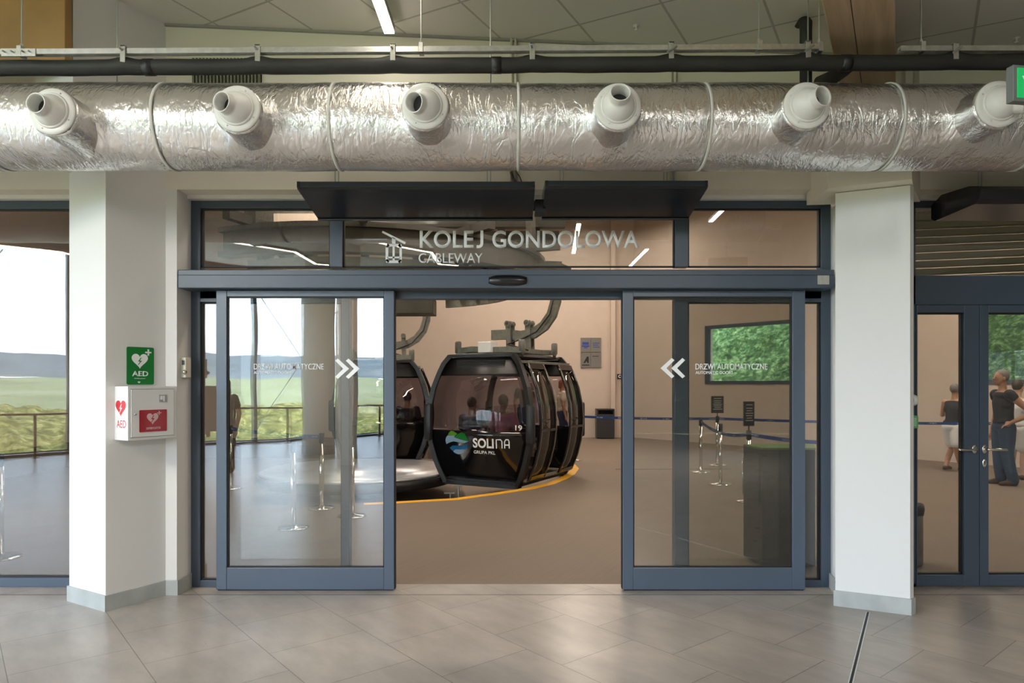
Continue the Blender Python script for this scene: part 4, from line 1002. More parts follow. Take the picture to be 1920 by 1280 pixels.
    # benches
    for y0 in (.10, GD - .50):
        bm = NB(); box(bm, -.66, .60, y0, y0 + .40, .40, .46, .01); b_ = build('bench_seat', bm, 'gonmatt', g)
        bm = NB(); yb = y0 + .02 if y0 < 1 else y0 + .38; box(bm, -.66, .60, yb - .02, yb + .02, .46, .80, .01); build('bench_back', bm, 'gonmatt', b_)
    # hanger frame on the roof
    z0 = 2.15
    h = None
    bm = NB(); tube(bm, [(-.62, .25, z0), (-.30, .25, z0 + .03), (0, .25, z0 + .01), (.35, .25, z0 + .01), (.62, .25, z0)], 1, flat=(.10, .09)); tube(bm, [(-.62, GD - .25, z0), (-.30, GD - .25, z0 + .03), (.35, GD - .25, z0 + .01), (.62, GD - .25, z0)], 1, flat=(.10, .09))
    tube(bm, [(0, .25, z0), (0, GD - .25, z0)], 1, flat=(.16, .10)); tube(bm, [(.5, .25, z0), (.5, GD - .25, z0)], 1, flat=(.07, .07)); tube(bm, [(-.5, .25, z0), (-.5, GD - .25, z0)], 1, flat=(.07, .07)); h = build('hanger_frame', bm, 'galvdark', g)
    for x in (-.60, .60):
        for y in (.25, GD - .25):
            bm = NB(); lathe(bm, [(0, .17), (.045, .165), (.055, .14), (.055, -.02), (.03, -.05), (.03, -.10), (0, -.10)], (x, y, z0), (0, 0, 1), 16); build('damper', bm, 'galvdark', h, True)
    bm = NB(); box(bm, -.14, .10, .12, .36, z0 - .04, z0 + .14, .01); build('junction_box', bm, 'whitebox', h)
    return g, h
gy = math.radians(-28)
G1, H1 = make_gondola('black gondola cabin 19 standing open at the platform')
def arm(h):
    # arm: flat curved member in x-z plane at mid depth
    y = GD / 2; z0 = 2.15
    bm = NB()
    pts = [(-.28, .30), (.05, .30), (.30, .27), (.52, .30), (.72, .42), (.86, .60), (.93, .82), (.95, 1.15), (.95, 1.32)]
    tube(bm, [(p[0] - .02, y, z0 + p[1]) for p in pts], 1, flat=(.08, .17)); a_ = build('hanger_arm', bm, 'galvdark', h)
    for x in (.05, .42):
        bm = NB(); tube(bm, [(x, y - .07, z0 + .52), (x + .02, y - .07, z0 - .02)], 1, flat=(.03, .09)); tube(bm, [(x, y + .07, z0 + .52), (x + .02, y + .07, z0 - .02)], 1, flat=(.03, .09)); tube(bm, [(x, y - .12, z0 + .48), (x, y + .12, z0 + .48)], .05, 12)
        lathe(bm, [(0, .03), (.03, .03), (.03, 0)], (x, y - .09, z0 + .48), (0, -1, 0), 12); build('arm_link', bm, 'galvdark', h)
    bm = NB(); tube(bm, [(.93, y - .09, z0 + .95), (.85, y - .1, z0 + .6), (.6, y - .1, z0 + .32), (.3, y - .1, z0 + .2), (.1, y - .2, z0 + .12), (.3, y - .3, z0 + .08), (.6, y - .4, z0)], .012, 8); build('control_cable', bm, 'gasket', h, True)
    bm = NB(); box(bm, -.05, .05, y - .16, y + .16, z0 + 1.2, z0 + 1.38, mtx=Matrix.Translation((.93, 0, 0))); box(bm, -.16, .16, y - .30, y + .30, z0 + 1.30, z0 + 1.42, mtx=Matrix.Translation((.90, 0, 0))); build('grip', bm, 'steelbeam', h)
arm(H1)
G2 = copy_tree(G1); tag(G2, 'dark gondola cabin waiting behind the open one, mostly hidden by the left door', 'gondola', 'gondolas')
G1.location = (-.49, 11.04, .0); G1.rotation_euler = (0, 0, gy)
G2.location = (-2.62, 13.8, .0); G2.rotation_euler = (0, 0, math.radians(8))
# graphics on cabin 19 (end panel), local plane y = fy(z)-.001 : lower panel centre
def gtext(name, b_, x0, x1, z0, z1, m, bold):
    y = fy((z0 + z1) / 2) - .004; return text(name, b_, x0, x1, z0, z1, y, m, G1, bold=bold, depth=.002)
def tilt(o):     # follow the bulged panel
    me = o.data
    for v in me.vertices: v.co.y = fy(v.co.z) - .0025 - (.002 if v.co.y < fy(.8) - .004 else 0)
def gx(px):   # pixel x on the front end face -> local x  (ray / plane)
    c, s_ = math.cos(gy), math.sin(gy); k = (px - 960) / F
    # world point = loc + u*(c,s) at y=-.08 ; X = k*Y
    lx, ly = -.49 - s_ * -.085, 11.04 + c * -.085
    return (k * ly - lx) / (c - k * s_)
def gz(px, py):
    u = gx(px); Y = 11.04 + math.cos(gy) * -.085 + math.sin(gy) * u; return az(py, Y)
tilt(text('cabin_number', '19', gx(967), gx(980), gz(973, 807), gz(973, 797), 0, 'white', G1, bold=.015))
tilt(text('cabin_lettering', 'SOLI', gx(887), gx(926), gz(920, 840.5), gz(920, 822), 0, 'white', G1, bold=.03))
bm = NB()
def stroke(pl_, w=2.3):
    pts = [Vector((gx(p[0]), 0, gz(p[0], p[1]))) for p in pl_]; tube(bm, pts, 1, flat=(.002, w * 10.8 / F))
stroke([(931, 840.5), (931, 824), (939, 824), (941.5, 827), (941.5, 840.5)]); stroke([(946.5, 840.5), (946.5, 828), (949, 824), (953.5, 824), (955, 827), (955, 840.5)]); stroke([(946.5, 834), (955, 834)])
tilt(build('cabin_lettering', bm, 'white', G1))
tilt(text('cabin_lettering', 'GRUPA PKL', gx(888), gx(928.5), gz(908, 851), gz(908, 845), 0, 'white', G1, bold=.01))
def gpoly(name, pts, m):
    bm = NB(); P_ = [(gx(780 + x / 8.727), gz(780 + x / 8.727, 780 + y / 8.727)) for x, y in pts]; extr(bm, P_, (0, 0, 0), X3, Z3, N3, .002); o = build(name, bm, m, G1); tilt(o); return o
gpoly('cabin_emblem', [(525, 310), (550, 260), (585, 235), (625, 245), (665, 275), (680, 290), (640, 318)], 'lgreen')
gpoly('cabin_emblem', [(635, 345), (690, 290), (755, 262), (800, 285), (840, 345), (860, 410), (750, 380)], 'mgreen')
gpoly('cabin_emblem', [(520, 316), (640, 316), (632, 348), (745, 385), (858, 414), (785, 440), (700, 425), (620, 410), (560, 425), (500, 455), (487, 400), (497, 350)], 'lblue')
gpoly('cabin_emblem', [(600, 480), (760, 485), (855, 455), (840, 505), (805, 545), (640, 540), (610, 575), (575, 545), (552, 515)], 'mblue')
gpoly('cabin_emblem', [(640, 543), (805, 548), (770, 595), (730, 622), (680, 622), (640, 605), (607, 578)], 'lblue')

# ------------------------------------------------------------------ barriers
def stanchion(px, py, lab, sign=None, parent=None, h=.97, Yv=None):
    Y = CAMZ * F / (py - HOR) if Yv is None else Yv; x = ax(px, Y)
    e = empty('barrier_post', (x, Y, 0), lab, 'barrier post', 'barrier posts')
    bm = NB(); lathe(bm, [(0, .045), (.03, .045), (.05, .032), (.16, .022), (.172, .012), (.172, 0), (0, 0)], (0, 0, 0), (0, 0, 1), 32); build('base', bm, 'chrome', e, True)
    bm = NB(); tube(bm, [(0, 0, .04), (0, 0, h - .12)], .031, 20); build('pole', bm, 'chrome', e, True)
    bm = NB(); tube(bm, [(0, 0, h - .12), (0, 0, h)], .034, 20); build('belt_head', bm, 'gonmatt', e, True)
    return e, Vector((x, Y, h - .05))
E1, q1 = stanchion(1314, 885, 'chrome barrier post left of the mullion group, holding the sagging belt end')
E2, q2 = stanchion(1345, 872, 'chrome barrier post with a dark sign on top, farthest of the group by the window')
E3, q3 = stanchion(1351, 908, 'chrome barrier post without sign standing nearest the dark counter')
E4, q4 = stanchion(1404, 940, 'chrome barrier post with a dark sign, half hidden by the dark counter')
E5, q5 = stanchion(1076, 862, 'chrome barrier post with a small white sign beside the open gondola')
def topsign(e, w, h, z, name='sign_board', m='dark', rz=0.0, lines=True):
    bm = NB(); tube(bm, [(0, 0, .96), (0, 0, z)], .010, 8); build('sign_stem', bm, 'gonmatt', e)
    bm = NB(); mt = Matrix.Rotation(rz, 4, 'Z'); box(bm, -w / 2, w / 2, -.012, .012, z, z + h, .003, mt); s = build(name, bm, m, e)
    if lines:
        bm = NB(); 
        for k in range(7):
            zz = z + h * (.86 - .10 * k - (.04 if k else 0)); ww = w * (.30 if k == 0 else .36 - .05 * (k % 3)); box(bm, -ww, ww, -.0135, -.0122, zz - h * .012, zz + h * .018, 0, mt)
        build('printed_lines', bm, 'band', s)
    return s
topsign(E2, .245, .335, 1.03, rz=.0); topsign(E4, .16, .335, 1.03, rz=math.radians(14))
s = topsign(E5, .25, .26, 1.0, m='gasket', lines=False)
bm = NB(); box(bm, -.11, .11, -.0145, -.0125, 1.015, 1.245); w_ = build('sign_face', bm, 'white', E5); bm = NB(); lathe(bm, [(0, .002), (.075, .002), (.075, 0)], (-.01, -.0145, 1.13), (0, -1, 0), 24); build('sign_disc', bm, 'mblue', E5); bm = NB(); box(bm, -.055, .035, -.018, -.0165, 1.12, 1.14); build('disc_mark', bm, 'white', E5)
for px, py, lb in ((550, 990, 'nearest of the posts behind the left door'), (603, 953, 'middle of the posts behind the left door'), (432, 916, 'leftmost of the posts behind the left door'), (660, 968, 'rightmost of the posts behind the left door')):
    stanchion(px, py, 'chrome barrier post, %s' % lb)
stanchion(0, 1046, 'chrome barrier post behind the window at the left edge')
def beltm(name, a, b, sag, lab, w=.05, group='barrier belts'):
    a, b = Vector(a), Vector(b); n_ = 24; bm = NB(); uvl = bm.loops.layers.uv.new('UVMap'); Lm = (b - a).length; rows = []
    for k in range(n_ + 1):
        t = k / n_; p = a.lerp(b, t); p.z -= sag * 4 * t * (1 - t); nn = (b - a).cross(Vector((0, 0, 1))).normalized() * .0015
        rows.append([bm.verts.new(p + Vector((0, 0, z_)) + nn * s_) for z_, s_ in ((-w / 2, -1), (w / 2, -1), (w / 2, 1), (-w / 2, 1))])
    for k in range(n_):
        for j in range(4):
            f = bm.faces.new((rows[k][j], rows[k][(j + 1) % 4], rows[k + 1][(j + 1) % 4], rows[k + 1][j]))
            vv = {0: (0, 1), 1: (1, 1), 2: (1, 0), 3: (0, 0)}[j]
            for l, (tt, v_) in zip(f.loops, ((k, vv[0]), (k, vv[1]), (k + 1, vv[1]), (k + 1, vv[0]))): l[uvl].uv = (tt / n_ * Lm, v_)
    bm.faces.new(rows[0]); bm.faces.new(rows[-1][::-1])
    return tag(build(name, bm, 'belt'), lab, 'barrier belt', group)
beltm('barrier_belt', q5 + Vector((.03, 0, 0)), q2, .02, 'blue belt running from the post beside the gondola to the far signed post')
pe = Vector((8.75, 11.9, .93)); stE, qq = stanchion(960, 900, 'chrome barrier post at the far right beyond the double door', Yv=11.9); stE.location = (8.85, 11.9, 0)
beltm('barrier_belt', q2, (8.85, 11.9, .92), .03, 'blue belt running right from the far signed post past the walking woman')
beltm('barrier_belt', q1, q4, .10, 'blue sagging belt from the bare post to the signed post at the counter')
beltm('barrier_belt', q4, (4.3, 8.4, .90), .05, 'blue belt descending behind the dark counter')
so, qx = stanchion(960, 940, 'chrome barrier post hidden behind the dark counter', Yv=8.4); so.location = (4.3, 8.4, 0)
beltm('barrier_belt', (ax(432, 10.53), 10.53, .92), (ax(603, 8.86), 8.86, .92), .02, 'dark blue belt behind the left sliding door')

# counter / kiosk
kd = Vector((2.14 - 2.18, 6.35 - 5.98, 0)); 
e = empty('counter', (2.18, 5.98, 0), 'dark counter with green top behind the right sliding door', 'counter')
bm = NB(); prism(bm, [(0, 0), (.455, 0), (.60, .37), (-.04, .37)], .02, 1.03); build('counter_body', bm, 'kiosk', e)
bm = NB(); prism(bm, [(-.003, -.003), (.458, -.003), (.604, .374), (-.044, .374)], 1.03, 1.046); build('counter_top', bm, 'kiosktop', e)
bm = NB(); a, b = Vector((0, .0, 0)), Vector((-.04, .37, 0)); dn = Vector((-1, -.108, 0)).normalized()
prism(bm, [a[:2], b[:2], (b + dn * .003)[:2], (a + dn * .003)[:2]], .02, 1.03); build('side_reflection_tint', bm, 'kioskside', e)  # thin sheet carrying the reflection tint of the left face
bm = NB(); a1, b1 = a.lerp(b, .1), a.lerp(b, .85); prism(bm, [(a1 + dn * .003)[:2], (b1 + dn * .003)[:2], (b1 + dn * .02)[:2], (a1 + dn * .02)[:2]], .56, .98); dd = build('cabinet_door', bm, 'gonmatt', e)
bm = NB(); p_ = a.lerp(b, .80) + dn * .045; tube(bm, [p_ + Vector((0, 0, .60)), p_ + Vector((0, 0, .93))], .006, 8); tube(bm, [p_ + Vector((0, 0, .62)), p_ - dn * .026 + Vector((0, 0, .62))], .004, 6); tube(bm, [p_ + Vector((0, 0, .91)), p_ - dn * .026 + Vector((0, 0, .91))], .004, 6); build('door_handle', bm, 'chrome', dd, True)
# litter bin at the back wall
Yb_ = 20.3; e = empty('litter_bin', (ax(1134, Yb_), Yb_, 0), 'tall dark litter bin against the hall back wall', 'bin')
bm = NB(); box(bm, -.26, .26, -.2, .2, .02, .72, .01); box(bm, -.26, -.22, -.2, .2, .70, .86); box(bm, .22, .26, -.2, .2, .70, .86); box(bm, -.26, .26, -.2, .2, .84, .88, .005); box(bm, -.26, .26, .17, .2, .70, .86); build('bin_body', bm, 'dark', e)
bm = NB(); box(bm, -.2, .2, -.15, .15, .70, .71); build('bin_opening', bm, 'gasket', e)
# round bin behind the double door
e = empty('litter_bin', (ax(1719, 6.0) + .12 - .16, 6.15, 0), 'grey round bin with black liner behind the double door', 'bin')
bm = NB(); lathe(bm, [(0, 0), (.15, 0), (.16, .02), (.16, .46), (.15, .46), (.14, .1), (0, .1)], (0, 0, 0), (0, 0, 1), 32); build('bin_body', bm, 'galvdark', e, True)
bm = NB(); lathe(bm, [(.14, .40), (.15, .50), (.168, .54), (.172, .50), (.165, .45)], (0, 0, 0), (0, 0, 1), 32)
for v in bm.verts: v.co += Vector((0, 0, .015 * noise.noise(v.co * 20)))
build('bin_liner', bm, 'gasket', e, True)
# signs on the back wall
for k, (y0, y1) in enumerate(((660, 633), (689, 661.5))):
    Yv = wc.y - .02; e = empty('wall_sign', (ax(1107.5, Yv), Yv, az(y0, Yv)), ['upper grey metal sign with blue print on the hall back wall', 'lower grey metal sign with a dark letter A on the hall back wall'][k], 'sign', 'back wall signs')
    hh_ = az(y1, Yv) - az(y0, Yv); bm = NB(); box(bm, -.30, -.003, -.015, .015, 0, hh_, .002); box(bm, .003, .31, -.015, .015, 0, hh_, .002); build('sign_plate', bm, 'plate', e)
    bm = NB()
    if k == 1:
        b2 = NB(); extr(b2, [(-.22, .14), (-.16, .14), (-.13, .2), (-.1, .14), (-.06, .14), (-.06, .33), (-.12, .33), (-.13, .3)], (0, -.015, 0), X3, Z3, N3, .002); build('letter_mark', b2, 'gasket', e)
    if k == 0:
        for r_ in range(3): box(bm, .06, .26 - .03 * (r_ % 2), -.017, -.015, .14 + r_ * .06, .16 + r_ * .06)
        box(bm, -.27, -.04, -.017, -.015, .16, .20); box(bm, -.25, -.06, -.017, -.015, .22, .30); box(bm, -.2, -.1, -.017, -.015, .12, .15); build('sign_print', bm, 'blueprint', e)
    else:
        box(bm, -.26, -.04, -.017, -.015, .06, .09); box(bm, .05, .24, -.017, -.015, .33, .35); build('sign_print', bm, 'gasket', e)
Yv = 20.0; e = empty('wall_sign', (ax(1166, 20.5), 20.5, az(711, 20.5)), 'small black sign with two white circles beside the right door edge', 'sign')
bm = NB(); box(bm, -.14, .3, -.01, .01, 0, .16); build('sign_plate', bm, 'gasket', e); bm = NB()
for x in (-.06, .06, .18): lathe(bm, [(.03, .002), (.045, .002), (.045, 0), (.03, 0)], (x, -.0105, .09), (0, -1, 0), 20)
build('sign_print', bm, 'white', e)

# added slats standing for a ribbed reflection in the transom of the double door
e = empty('reflection_slats', (5.6, 7.6, 0), 'added dark slats standing for a ribbed reflection in the double door transom', 'screen')
for k in range(14):
    bm = NB(); tube(bm, [(-1.35, 0, 2.74 + k * .085), (2.6, 0, 2.90 + k * .085)], 1, flat=(.10, .064)); build('slat', bm, 'darkpanel', e)
bm = NB(); box(bm, -1.38, -1.34, -.05, .05, 2.6, 6.5); box(bm, 2.6, 2.64, -.05, .05, 2.6, 6.5); build('screen_frame', bm, 'steelbeam', e)

# ------------------------------------------------------------------ people
def remeshed(bm, voxel, name, m, parent):
    me = bpy.data.meshes.new('tmp'); bm.to_mesh(me); bm.free(); ob = bpy.data.objects.new('tmp', me); COL.objects.link(ob)
    md = ob.modifiers.new('r', 'REMESH'); md.mode = 'VOXEL'; md.voxel_size = voxel; md.use_smooth_shade = True
    ms = ob.modifiers.new('s', 'SMOOTH'); ms.iterations = 3; ms.factor = .5
    dg = bpy.context.evaluated_depsgraph_get(); dg.update(); m2 = bpy.data.meshes.new_from_object(ob.evaluated_get(dg)); m2.name = name
    bpy.data.objects.remove(ob); bpy.data.meshes.remove(me); m2.materials.clear(); return link(name, m2, m, parent, True)
def limb(bm, pts, rads, seg=14):
    tube(bm, pts, rads, seg)
    for p, r in zip(pts, rads): ell(bm, p, (r, r, r), 12)
def person(loc_, rz, label, skin='skin', hair='hair', top='blackcloth', bottom='jeans', shoe='brownshoe', H=1.75, pose=None, sleeve=.5, legs='long', hairlen=0, seated=False, group=None, dress=False):
    """faces -y at rz = 0; pose: dict of hand / foot / knee / elbow offsets in body units (1 = body height)"""
    e = empty('person', loc_, label, 'person', group, rz); P_ = dict(hl=(.15, -.02, .45), hr=(-.15, -.02, .45), el=(.155, .02, .62), er=(-.155, .02, .62), kl=(.055, -.01, .27), kr=(-.055, -.01, .27), fl=(.06, 0, .045), fr=(-.06, 0, .045), lean=0.0, hip=.52, head=(0, 0))
    P_.update(pose or {}); v = lambda t: Vector(t) * H
    hz = P_['hip']; ln = P_['lean']
    pel = v((0, 0, hz)); ch = v((0, -ln * .5, hz + .20)); sh = v((0, -ln, hz + .30)); nk = v((0, -ln * 1.05, hz + .335)); hd_ = v((P_['head'][0] * .02, -ln * 1.1 - .012, hz + .415))
    bm = NB(); r = H
    ell(bm, pel, (.095 * r, .065 * r, .07 * r)); limb(bm, [pel, v((0, -ln * .25, hz + .10)), ch], [.062 * r, .06 * r, .07 * r]); ell(bm, ch, (.095 * r, .062 * r, .085 * r)); ell(bm, sh - v((0, 0, .035)), (.105 * r, .05 * r, .045 * r))
    limb(bm, [sh - v((0, 0, .02)), nk, hd_ - v((0, -.005, .04))], [.04 * r, .032 * r, .033 * r])
    ell(bm, hd_, (.043 * r, .054 * r, .066 * r)); ell(bm, hd_ + v((0, -.018, -.035)), (.03 * r, .032 * r, .03 * r))
    ell(bm, hd_ + v((0, -.056, -.008)), (.008 * r, .013 * r, .014 * r))
    for s_ in (-1, 1): ell(bm, hd_ + v((s_ * .044, .004, -.006)), (.006 * r, .012 * r, .018 * r))
    for s_, kn, ft in ((1, P_['kl'], P_['fl']), (-1, P_['kr'], P_['fr'])):
        hp = pel + v((s_ * .05, 0, -.02)); limb(bm, [hp, (hp + v(kn)) / 2, v(kn), (v(kn) + v(ft)) / 2 + v((0, .008, .01)), v(ft)], [.056 * r, .049 * r, .034 * r, .032 * r, .022 * r])
        limb(bm, [v(ft) + v((0, .02, -.02)), v(ft) + v((0, -.05, -.028)), v(ft) + v((0, -.085, -.032))], [.022 * r, .02 * r, .015 * r])
    for s_, el_, ha in ((1, P_['el'], P_['hl']), (-1, P_['er'], P_['hr'])):
        sp = sh + v((s_ * .105, 0, -.03)); limb(bm, [sp, (sp + v(el_)) / 2, v(el_), (v(el_) + v(ha)) / 2, v(ha)], [.034 * r, .029 * r, .024 * r, .022 * r, .016 * r])
        d_ = (v(ha) - v(el_)).normalized(); sd = d_.cross(Vector((0, 1, 0)) if abs(d_.y) < .8 else Vector((0, 0, 1))).normalized(); pc = v(ha) + d_ * .03 * r
        ell(bm, pc, (.022 * r, .022 * r, .026 * r))
        for k, fl_ in enumerate((.042, .048, .045, .036)):
            b_ = pc + sd * ((k - 1.5) * .0115 * r) + d_ * .015 * r; cv = d_.cross(sd) * .012 * r; tube(bm, [b_, b_ + d_ * fl_ * r * .5, b_ + d_ * fl_ * r * .95 + cv], [.0055 * r, .0052 * r, .0042 * r], 8)
        tube(bm, [pc - sd * .018 * r, pc - sd * .034 * r + d_ * .018 * r, pc - sd * .036 * r + d_ * .036 * r], [.0065 * r, .006 * r, .005 * r], 8)
    remeshed(bm, .0085, 'body', skin, e)
    # top
    bm = NB(); g_ = .008 * r
    ell(bm, pel + v((0, 0, .03)), (.098 * r + g_, .068 * r + g_, .06 * r)); limb(bm, [pel + v((0, 0, .04)), v((0, -ln * .25, hz + .10)), ch], [.068 * r + g_, .068 * r + g_, .074 * r + g_]); ell(bm, ch, (.097 * r + g_, .064 * r + g_, .085 * r)); ell(bm, sh - v((0, 0, .04)), (.107 * r + g_, .052 * r + g_, .042 * r))
    if sleeve > 0:
        for s_, el_ in ((1, P_['el']), (-1, P_['er'])):
            sp = sh + v((s_ * .105, 0, -.03)); limb(bm, [sp, sp.lerp(v(el_), sleeve)], [.038 * r + g_, .034 * r + g_])
    remeshed(bm, .011, 'shirt', top, e)
    # bottom
    bm = NB(); ell(bm, pel + v((0, 0, -.01)), (.099 * r + g_, .070 * r + g_, .062 * r))
    for s_, kn, ft in ((1, P_['kl'], P_['fl']), (-1, P_['kr'], P_['fr'])):
        hp = pel + v((s_ * .05, 0, -.02)); k_ = v(kn); f_ = v(ft)
        if legs == 'long': limb(bm, [hp, (hp + k_) / 2, k_, (k_ + f_) / 2, f_ + v((0, .01, .0))], [.060 * r + g_, .054 * r + g_, .042 * r + g_, .038 * r + g_, .034 * r + g_])
        else: limb(bm, [hp, hp.lerp(k_, .75)], [.060 * r + g_, .056 * r + g_])
    remeshed(bm, .011, 'trousers' if legs == 'long' else 'shorts', bottom, e)
    # hair
    bm = NB(); ell(bm, hd_ + v((0, .012, .016)), (.049 * r, .056 * r, .060 * r)); 
    for k in range(hairlen): ell(bm, hd_ + v((0, .04 + .003 * k, -.02 - .022 * k)), (.038 * r - .002 * r * k, .026 * r, .03 * r))
    vs_ = [v_ for v_ in bm.verts if (v_.co - hd_).y < -.02 * r and (v_.co - hd_).z < .03 * r]; bmesh.ops.delete(bm, geom=vs_, context='VERTS')
    build('hair', bm, hair, e, True)
    for s_ in (-1, 1):
        bm = NB(); ell(bm, hd_ + v((s_ * .017, -.0505, .004)), (.006 * r, .004 * r, .004 * r), 10); build('eye', bm, 'gasket', e, True)
    bm = NB(); ell(bm, hd_ + v((0, -.049, -.036)), (.013 * r, .004 * r, .0035 * r), 10); build('mouth', bm, 'red', e, True)
    for ft in (P_['fl'], P_['fr']):
        f_ = v(ft); bm = NB(); limb(bm, [f_ + v((0, .022, -.02)), f_ + v((0, -.045, -.024)), f_ + v((0, -.088, -.030))], [.026 * r, .025 * r, .018 * r])
        for v_ in bm.verts: v_.co.z = max(v_.co.z, f_.z - .044 * r)
        build('shoe', bm, shoe, e, True)
    return e
# man in black at the right door: seen half from the back, arm akimbo
Ym = 10.98
person((ax(1882, Ym), Ym, 0), math.radians(-97), 'person with grey hair in a black sleeveless top and blue jeans behind the double door', hair='hairgrey', sleeve=.15, H=1.82,
       pose=dict(el=(.16, .14, .63), hl=(.115, .0, .55), kl=(.05, .0, .27), fl=(.07, .03, .045), lean=.01))
Yq = 12.66
person((ax(1786, Yq), Yq, 0), math.radians(120), 'person in a black strap top and white shorts walking behind the double door', hair='hairgrey', bottom='whitecloth', legs='short', sleeve=0, H=1.60, top='blackcloth', shoe='brownshoe',
       pose=dict(kl=(.05, -.09, .27), fl=(.05, .04, .06), kr=(-.05, .02, .27), fr=(-.05, -.09, .045), hl=(.10, -.16, .66), el=(.14, -.05, .64), hr=(-.08, -.16, .68), er=(-.14, -.04, .64), lean=.04))
Yk = 11.6
person((ax(1908, Yk), Yk, 0), math.radians(110), 'person in white holding up a phone behind the person in black', hair='hair', top='whitecloth', bottom='whitecloth', legs='short', H=1.66, skin='skin2',
       pose=dict(hl=(.06, -.22, .72), el=(.14, -.10, .66), hr=(-.04, -.22, .72), er=(-.14, -.1, .66)))
Yh_ = 17.6
person((1.28, Yh_, 0), math.radians(100), 'person with auburn hair behind the open gondola doors', hair='hairred', top='cream2', bottom='navy', legs='short', H=1.72, hairlen=2, pose=dict(kl=(.05, -.06, .27), fl=(.05, -.10, .045)))
# seated in the gondola (parts of the bench height)
c_, s_ = math.cos(gy), math.sin(gy)
def gl(x, y): return (-.49 + c_ * x - s_ * y, 11.04 + s_ * x + c_ * y)
sit = dict(hip=.315, kl=(.07, -.24, .31), kr=(-.07, -.24, .31), fl=(.07, -.22, .045), fr=(-.07, -.22, .045), el=(.15, -.04, .40), er=(-.15, -.04, .40), hl=(.08, -.17, .35), hr=(-.08, -.17, .35))
x_, y_ = gl(.20, .36); person((x_, y_, .07), gy + PI, 'person in a pink shirt seated with their back to the window inside gondola 19', top='pinkcloth', bottom='greycloth', H=1.70, pose=sit)
x_, y_ = gl(-.40, .36); person((x_, y_, .07), gy + PI, 'person in a navy shirt seated beside the pink shirt inside gondola 19', top='navy', bottom='greycloth', H=1.64, pose=sit)
person((-.35, 15.2, 0) if False else (.35, 19.3, 0), math.radians(20), 'person in a grey green T-shirt standing beyond the gondola, seen through its windows', top='greycloth', H=1.80, skin='skin')
x_, y_ = -2.15, 14.15; person((x_, y_, .07), math.radians(8) + PI, 'person in dark clothes seated inside the second gondola', top='blackcloth', bottom='blackcloth', H=1.72, pose=sit)
# visitors in the lobby reflected in the left door
person((-5.15, -1.65, 0), math.radians(-60), 'person with long hair holding out a hand in the lobby, reflected in the left door', top='blackcloth', bottom='blackcloth', H=1.70, hairlen=5, pose=dict(hr=(-.04, -.26, .62), er=(-.14, -.08, .62)))
person((-5.75, -1.45, 0), math.radians(-20), 'person in navy shirt standing in the lobby, reflected in the narrow side pane', top='navy', bottom='blackcloth', H=1.72)

# ------------------------------------------------------------------ landscape outside the glass wall
def terrain(name, r0, r1, nr, hfun, m, label, a0=150, a1=300, na=160, kind='stuff'):
    bm = NB(); rows = []
    for i in range(nr + 1):
        t = i / nr; R_ = r0 * (r1 / r0) ** t; row = []
        for j in range(na + 1):
            a = math.radians(a0 + (a1 - a0) * j / na); x, y = R_ * math.cos(a), R_ * math.sin(a); row.append(bm.verts.new((x, y, hfun(x, y, R_, a))))
        rows.append(row)
    for i in range(nr):
        for j in range(na): bm.faces.new((rows[i][j], rows[i][j + 1], rows[i + 1][j + 1], rows[i + 1][j]))
    return tag(build(name, bm, m, None, True, autosmooth=180), label, 'landscape', kind=kind)
def nz3(x, y, s_, o_=0): return noise.noise(Vector((x * s_, y * s_, o_)))
terrain('shrub_belt', 18, 60, 60, lambda x, y, R_, a: -2.3 + (R_ - 18) * .045 + 1.0 * nz3(x, y, .18) + .7 * nz3(x, y, .7) + .3 * nz3(x, y, 1.9), 'shrub', 'yellow green bushes below the lobby glass wall, reflected in the left door', na=320)
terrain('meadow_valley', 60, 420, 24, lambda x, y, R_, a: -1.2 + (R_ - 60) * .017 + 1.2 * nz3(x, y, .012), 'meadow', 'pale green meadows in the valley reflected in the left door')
terrain('wooded_hills', 420, 1500, 30, lambda x, y, R_, a: 4.5 + 46 * min(1, (R_ - 420) / 900) + 14 * nz3(x, y, .004) * min(1, (R_ - 420) / 400) + 4 * nz3(x, y, .02), 'hills', 'far haze-tinted wooded hills on the horizon reflected in the left door')

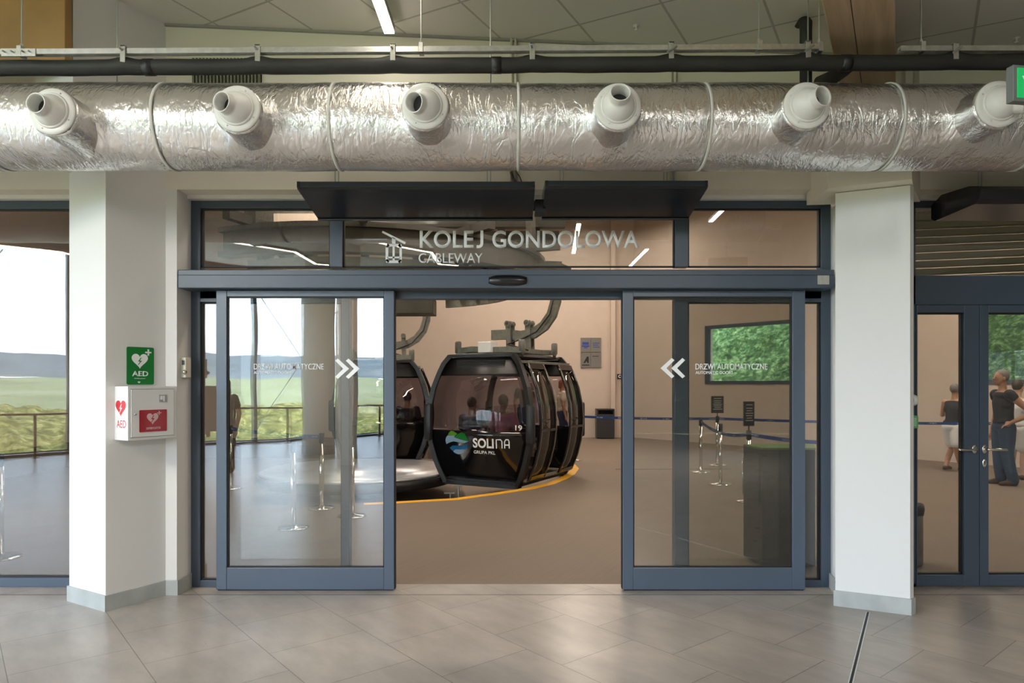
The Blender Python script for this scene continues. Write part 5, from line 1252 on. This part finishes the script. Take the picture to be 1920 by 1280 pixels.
# ------------------------------------------------------------------ world, sun
w = bpy.data.worlds.new('World'); sc.world = w; w.use_nodes = True; nt = w.node_tree; bg = nt.nodes['Background']
tc = N(nt, 'ShaderNodeTexCoord'); sp = N(nt, 'ShaderNodeSeparateXYZ'); L(nt, tc.outputs['Generated'], sp.inputs[0])
cr = N(nt, 'ShaderNodeValToRGB'); e_ = cr.color_ramp.elements
e_[0].position = 0.0; e_[0].color = (.80, .90, 1.0, 1); e_[1].position = .6; e_[1].color = (.50, .68, 1.0, 1); k = e_.new(.25); k.color = (.64, .80, 1.0, 1)
L(nt, sp.outputs[2], cr.inputs[0]); L(nt, cr.outputs[0], bg.inputs['Color']); bg.inputs['Strength'].default_value = 9.0
sl = bpy.data.lights.new('sun', 'SUN'); sl.energy = 5; sl.angle = .01; sl.color = (1, .95, .86); so_ = bpy.data.objects.new('sun', sl); COL.objects.link(so_)
so_.rotation_euler = Vector((-.45, -.35, -.85)).to_track_quat('-Z', 'Y').to_euler()

# unseen roof and wall slabs added to keep the sun out
S(B('sun_block_top', -18, 15, -12.2, 21.4, 6.72, 6.9, 'wall'))
S(B('sun_block_right', 9.4, 9.6, -11.7, 5.6, 0, 6.8, 'wall'))
S(B('sun_block_back', -3.9, 9.4, -12.1, -11.7, 0, 6.8, 'wall'))

# ------------------------------------------------------------------ camera
cd = bpy.data.cameras.new('camera'); cam = bpy.data.objects.new('camera', cd); COL.objects.link(cam)
cam.location = (0, 0, CAMZ); cam.rotation_euler = (PI / 2, 0, 0); cd.sensor_width = 36; cd.sensor_fit = 'HORIZONTAL'; cd.lens = 36 * F / 1920; cd.shift_y = (HOR - 640) / 1920; cd.clip_end = 5000
sc.camera = cam
vs_ = sc.view_settings; vs_.view_transform = 'Standard'; vs_.look = 'None'; vs_.gamma = 1.0; vs_.exposure = 0.36; vs_.use_curve_mapping = False
sc.cycles.transparent_max_bounces = 32; sc.cycles.use_adaptive_sampling = True; sc.cycles.adaptive_threshold = .03; sc.cycles.max_bounces = 9; sc.cycles.diffuse_bounces = 4; sc.cycles.glossy_bounces = 6
sc.cycles.caustics_reflective = False; sc.cycles.caustics_refractive = False
sc.cycles.sample_clamp_indirect = 8.0
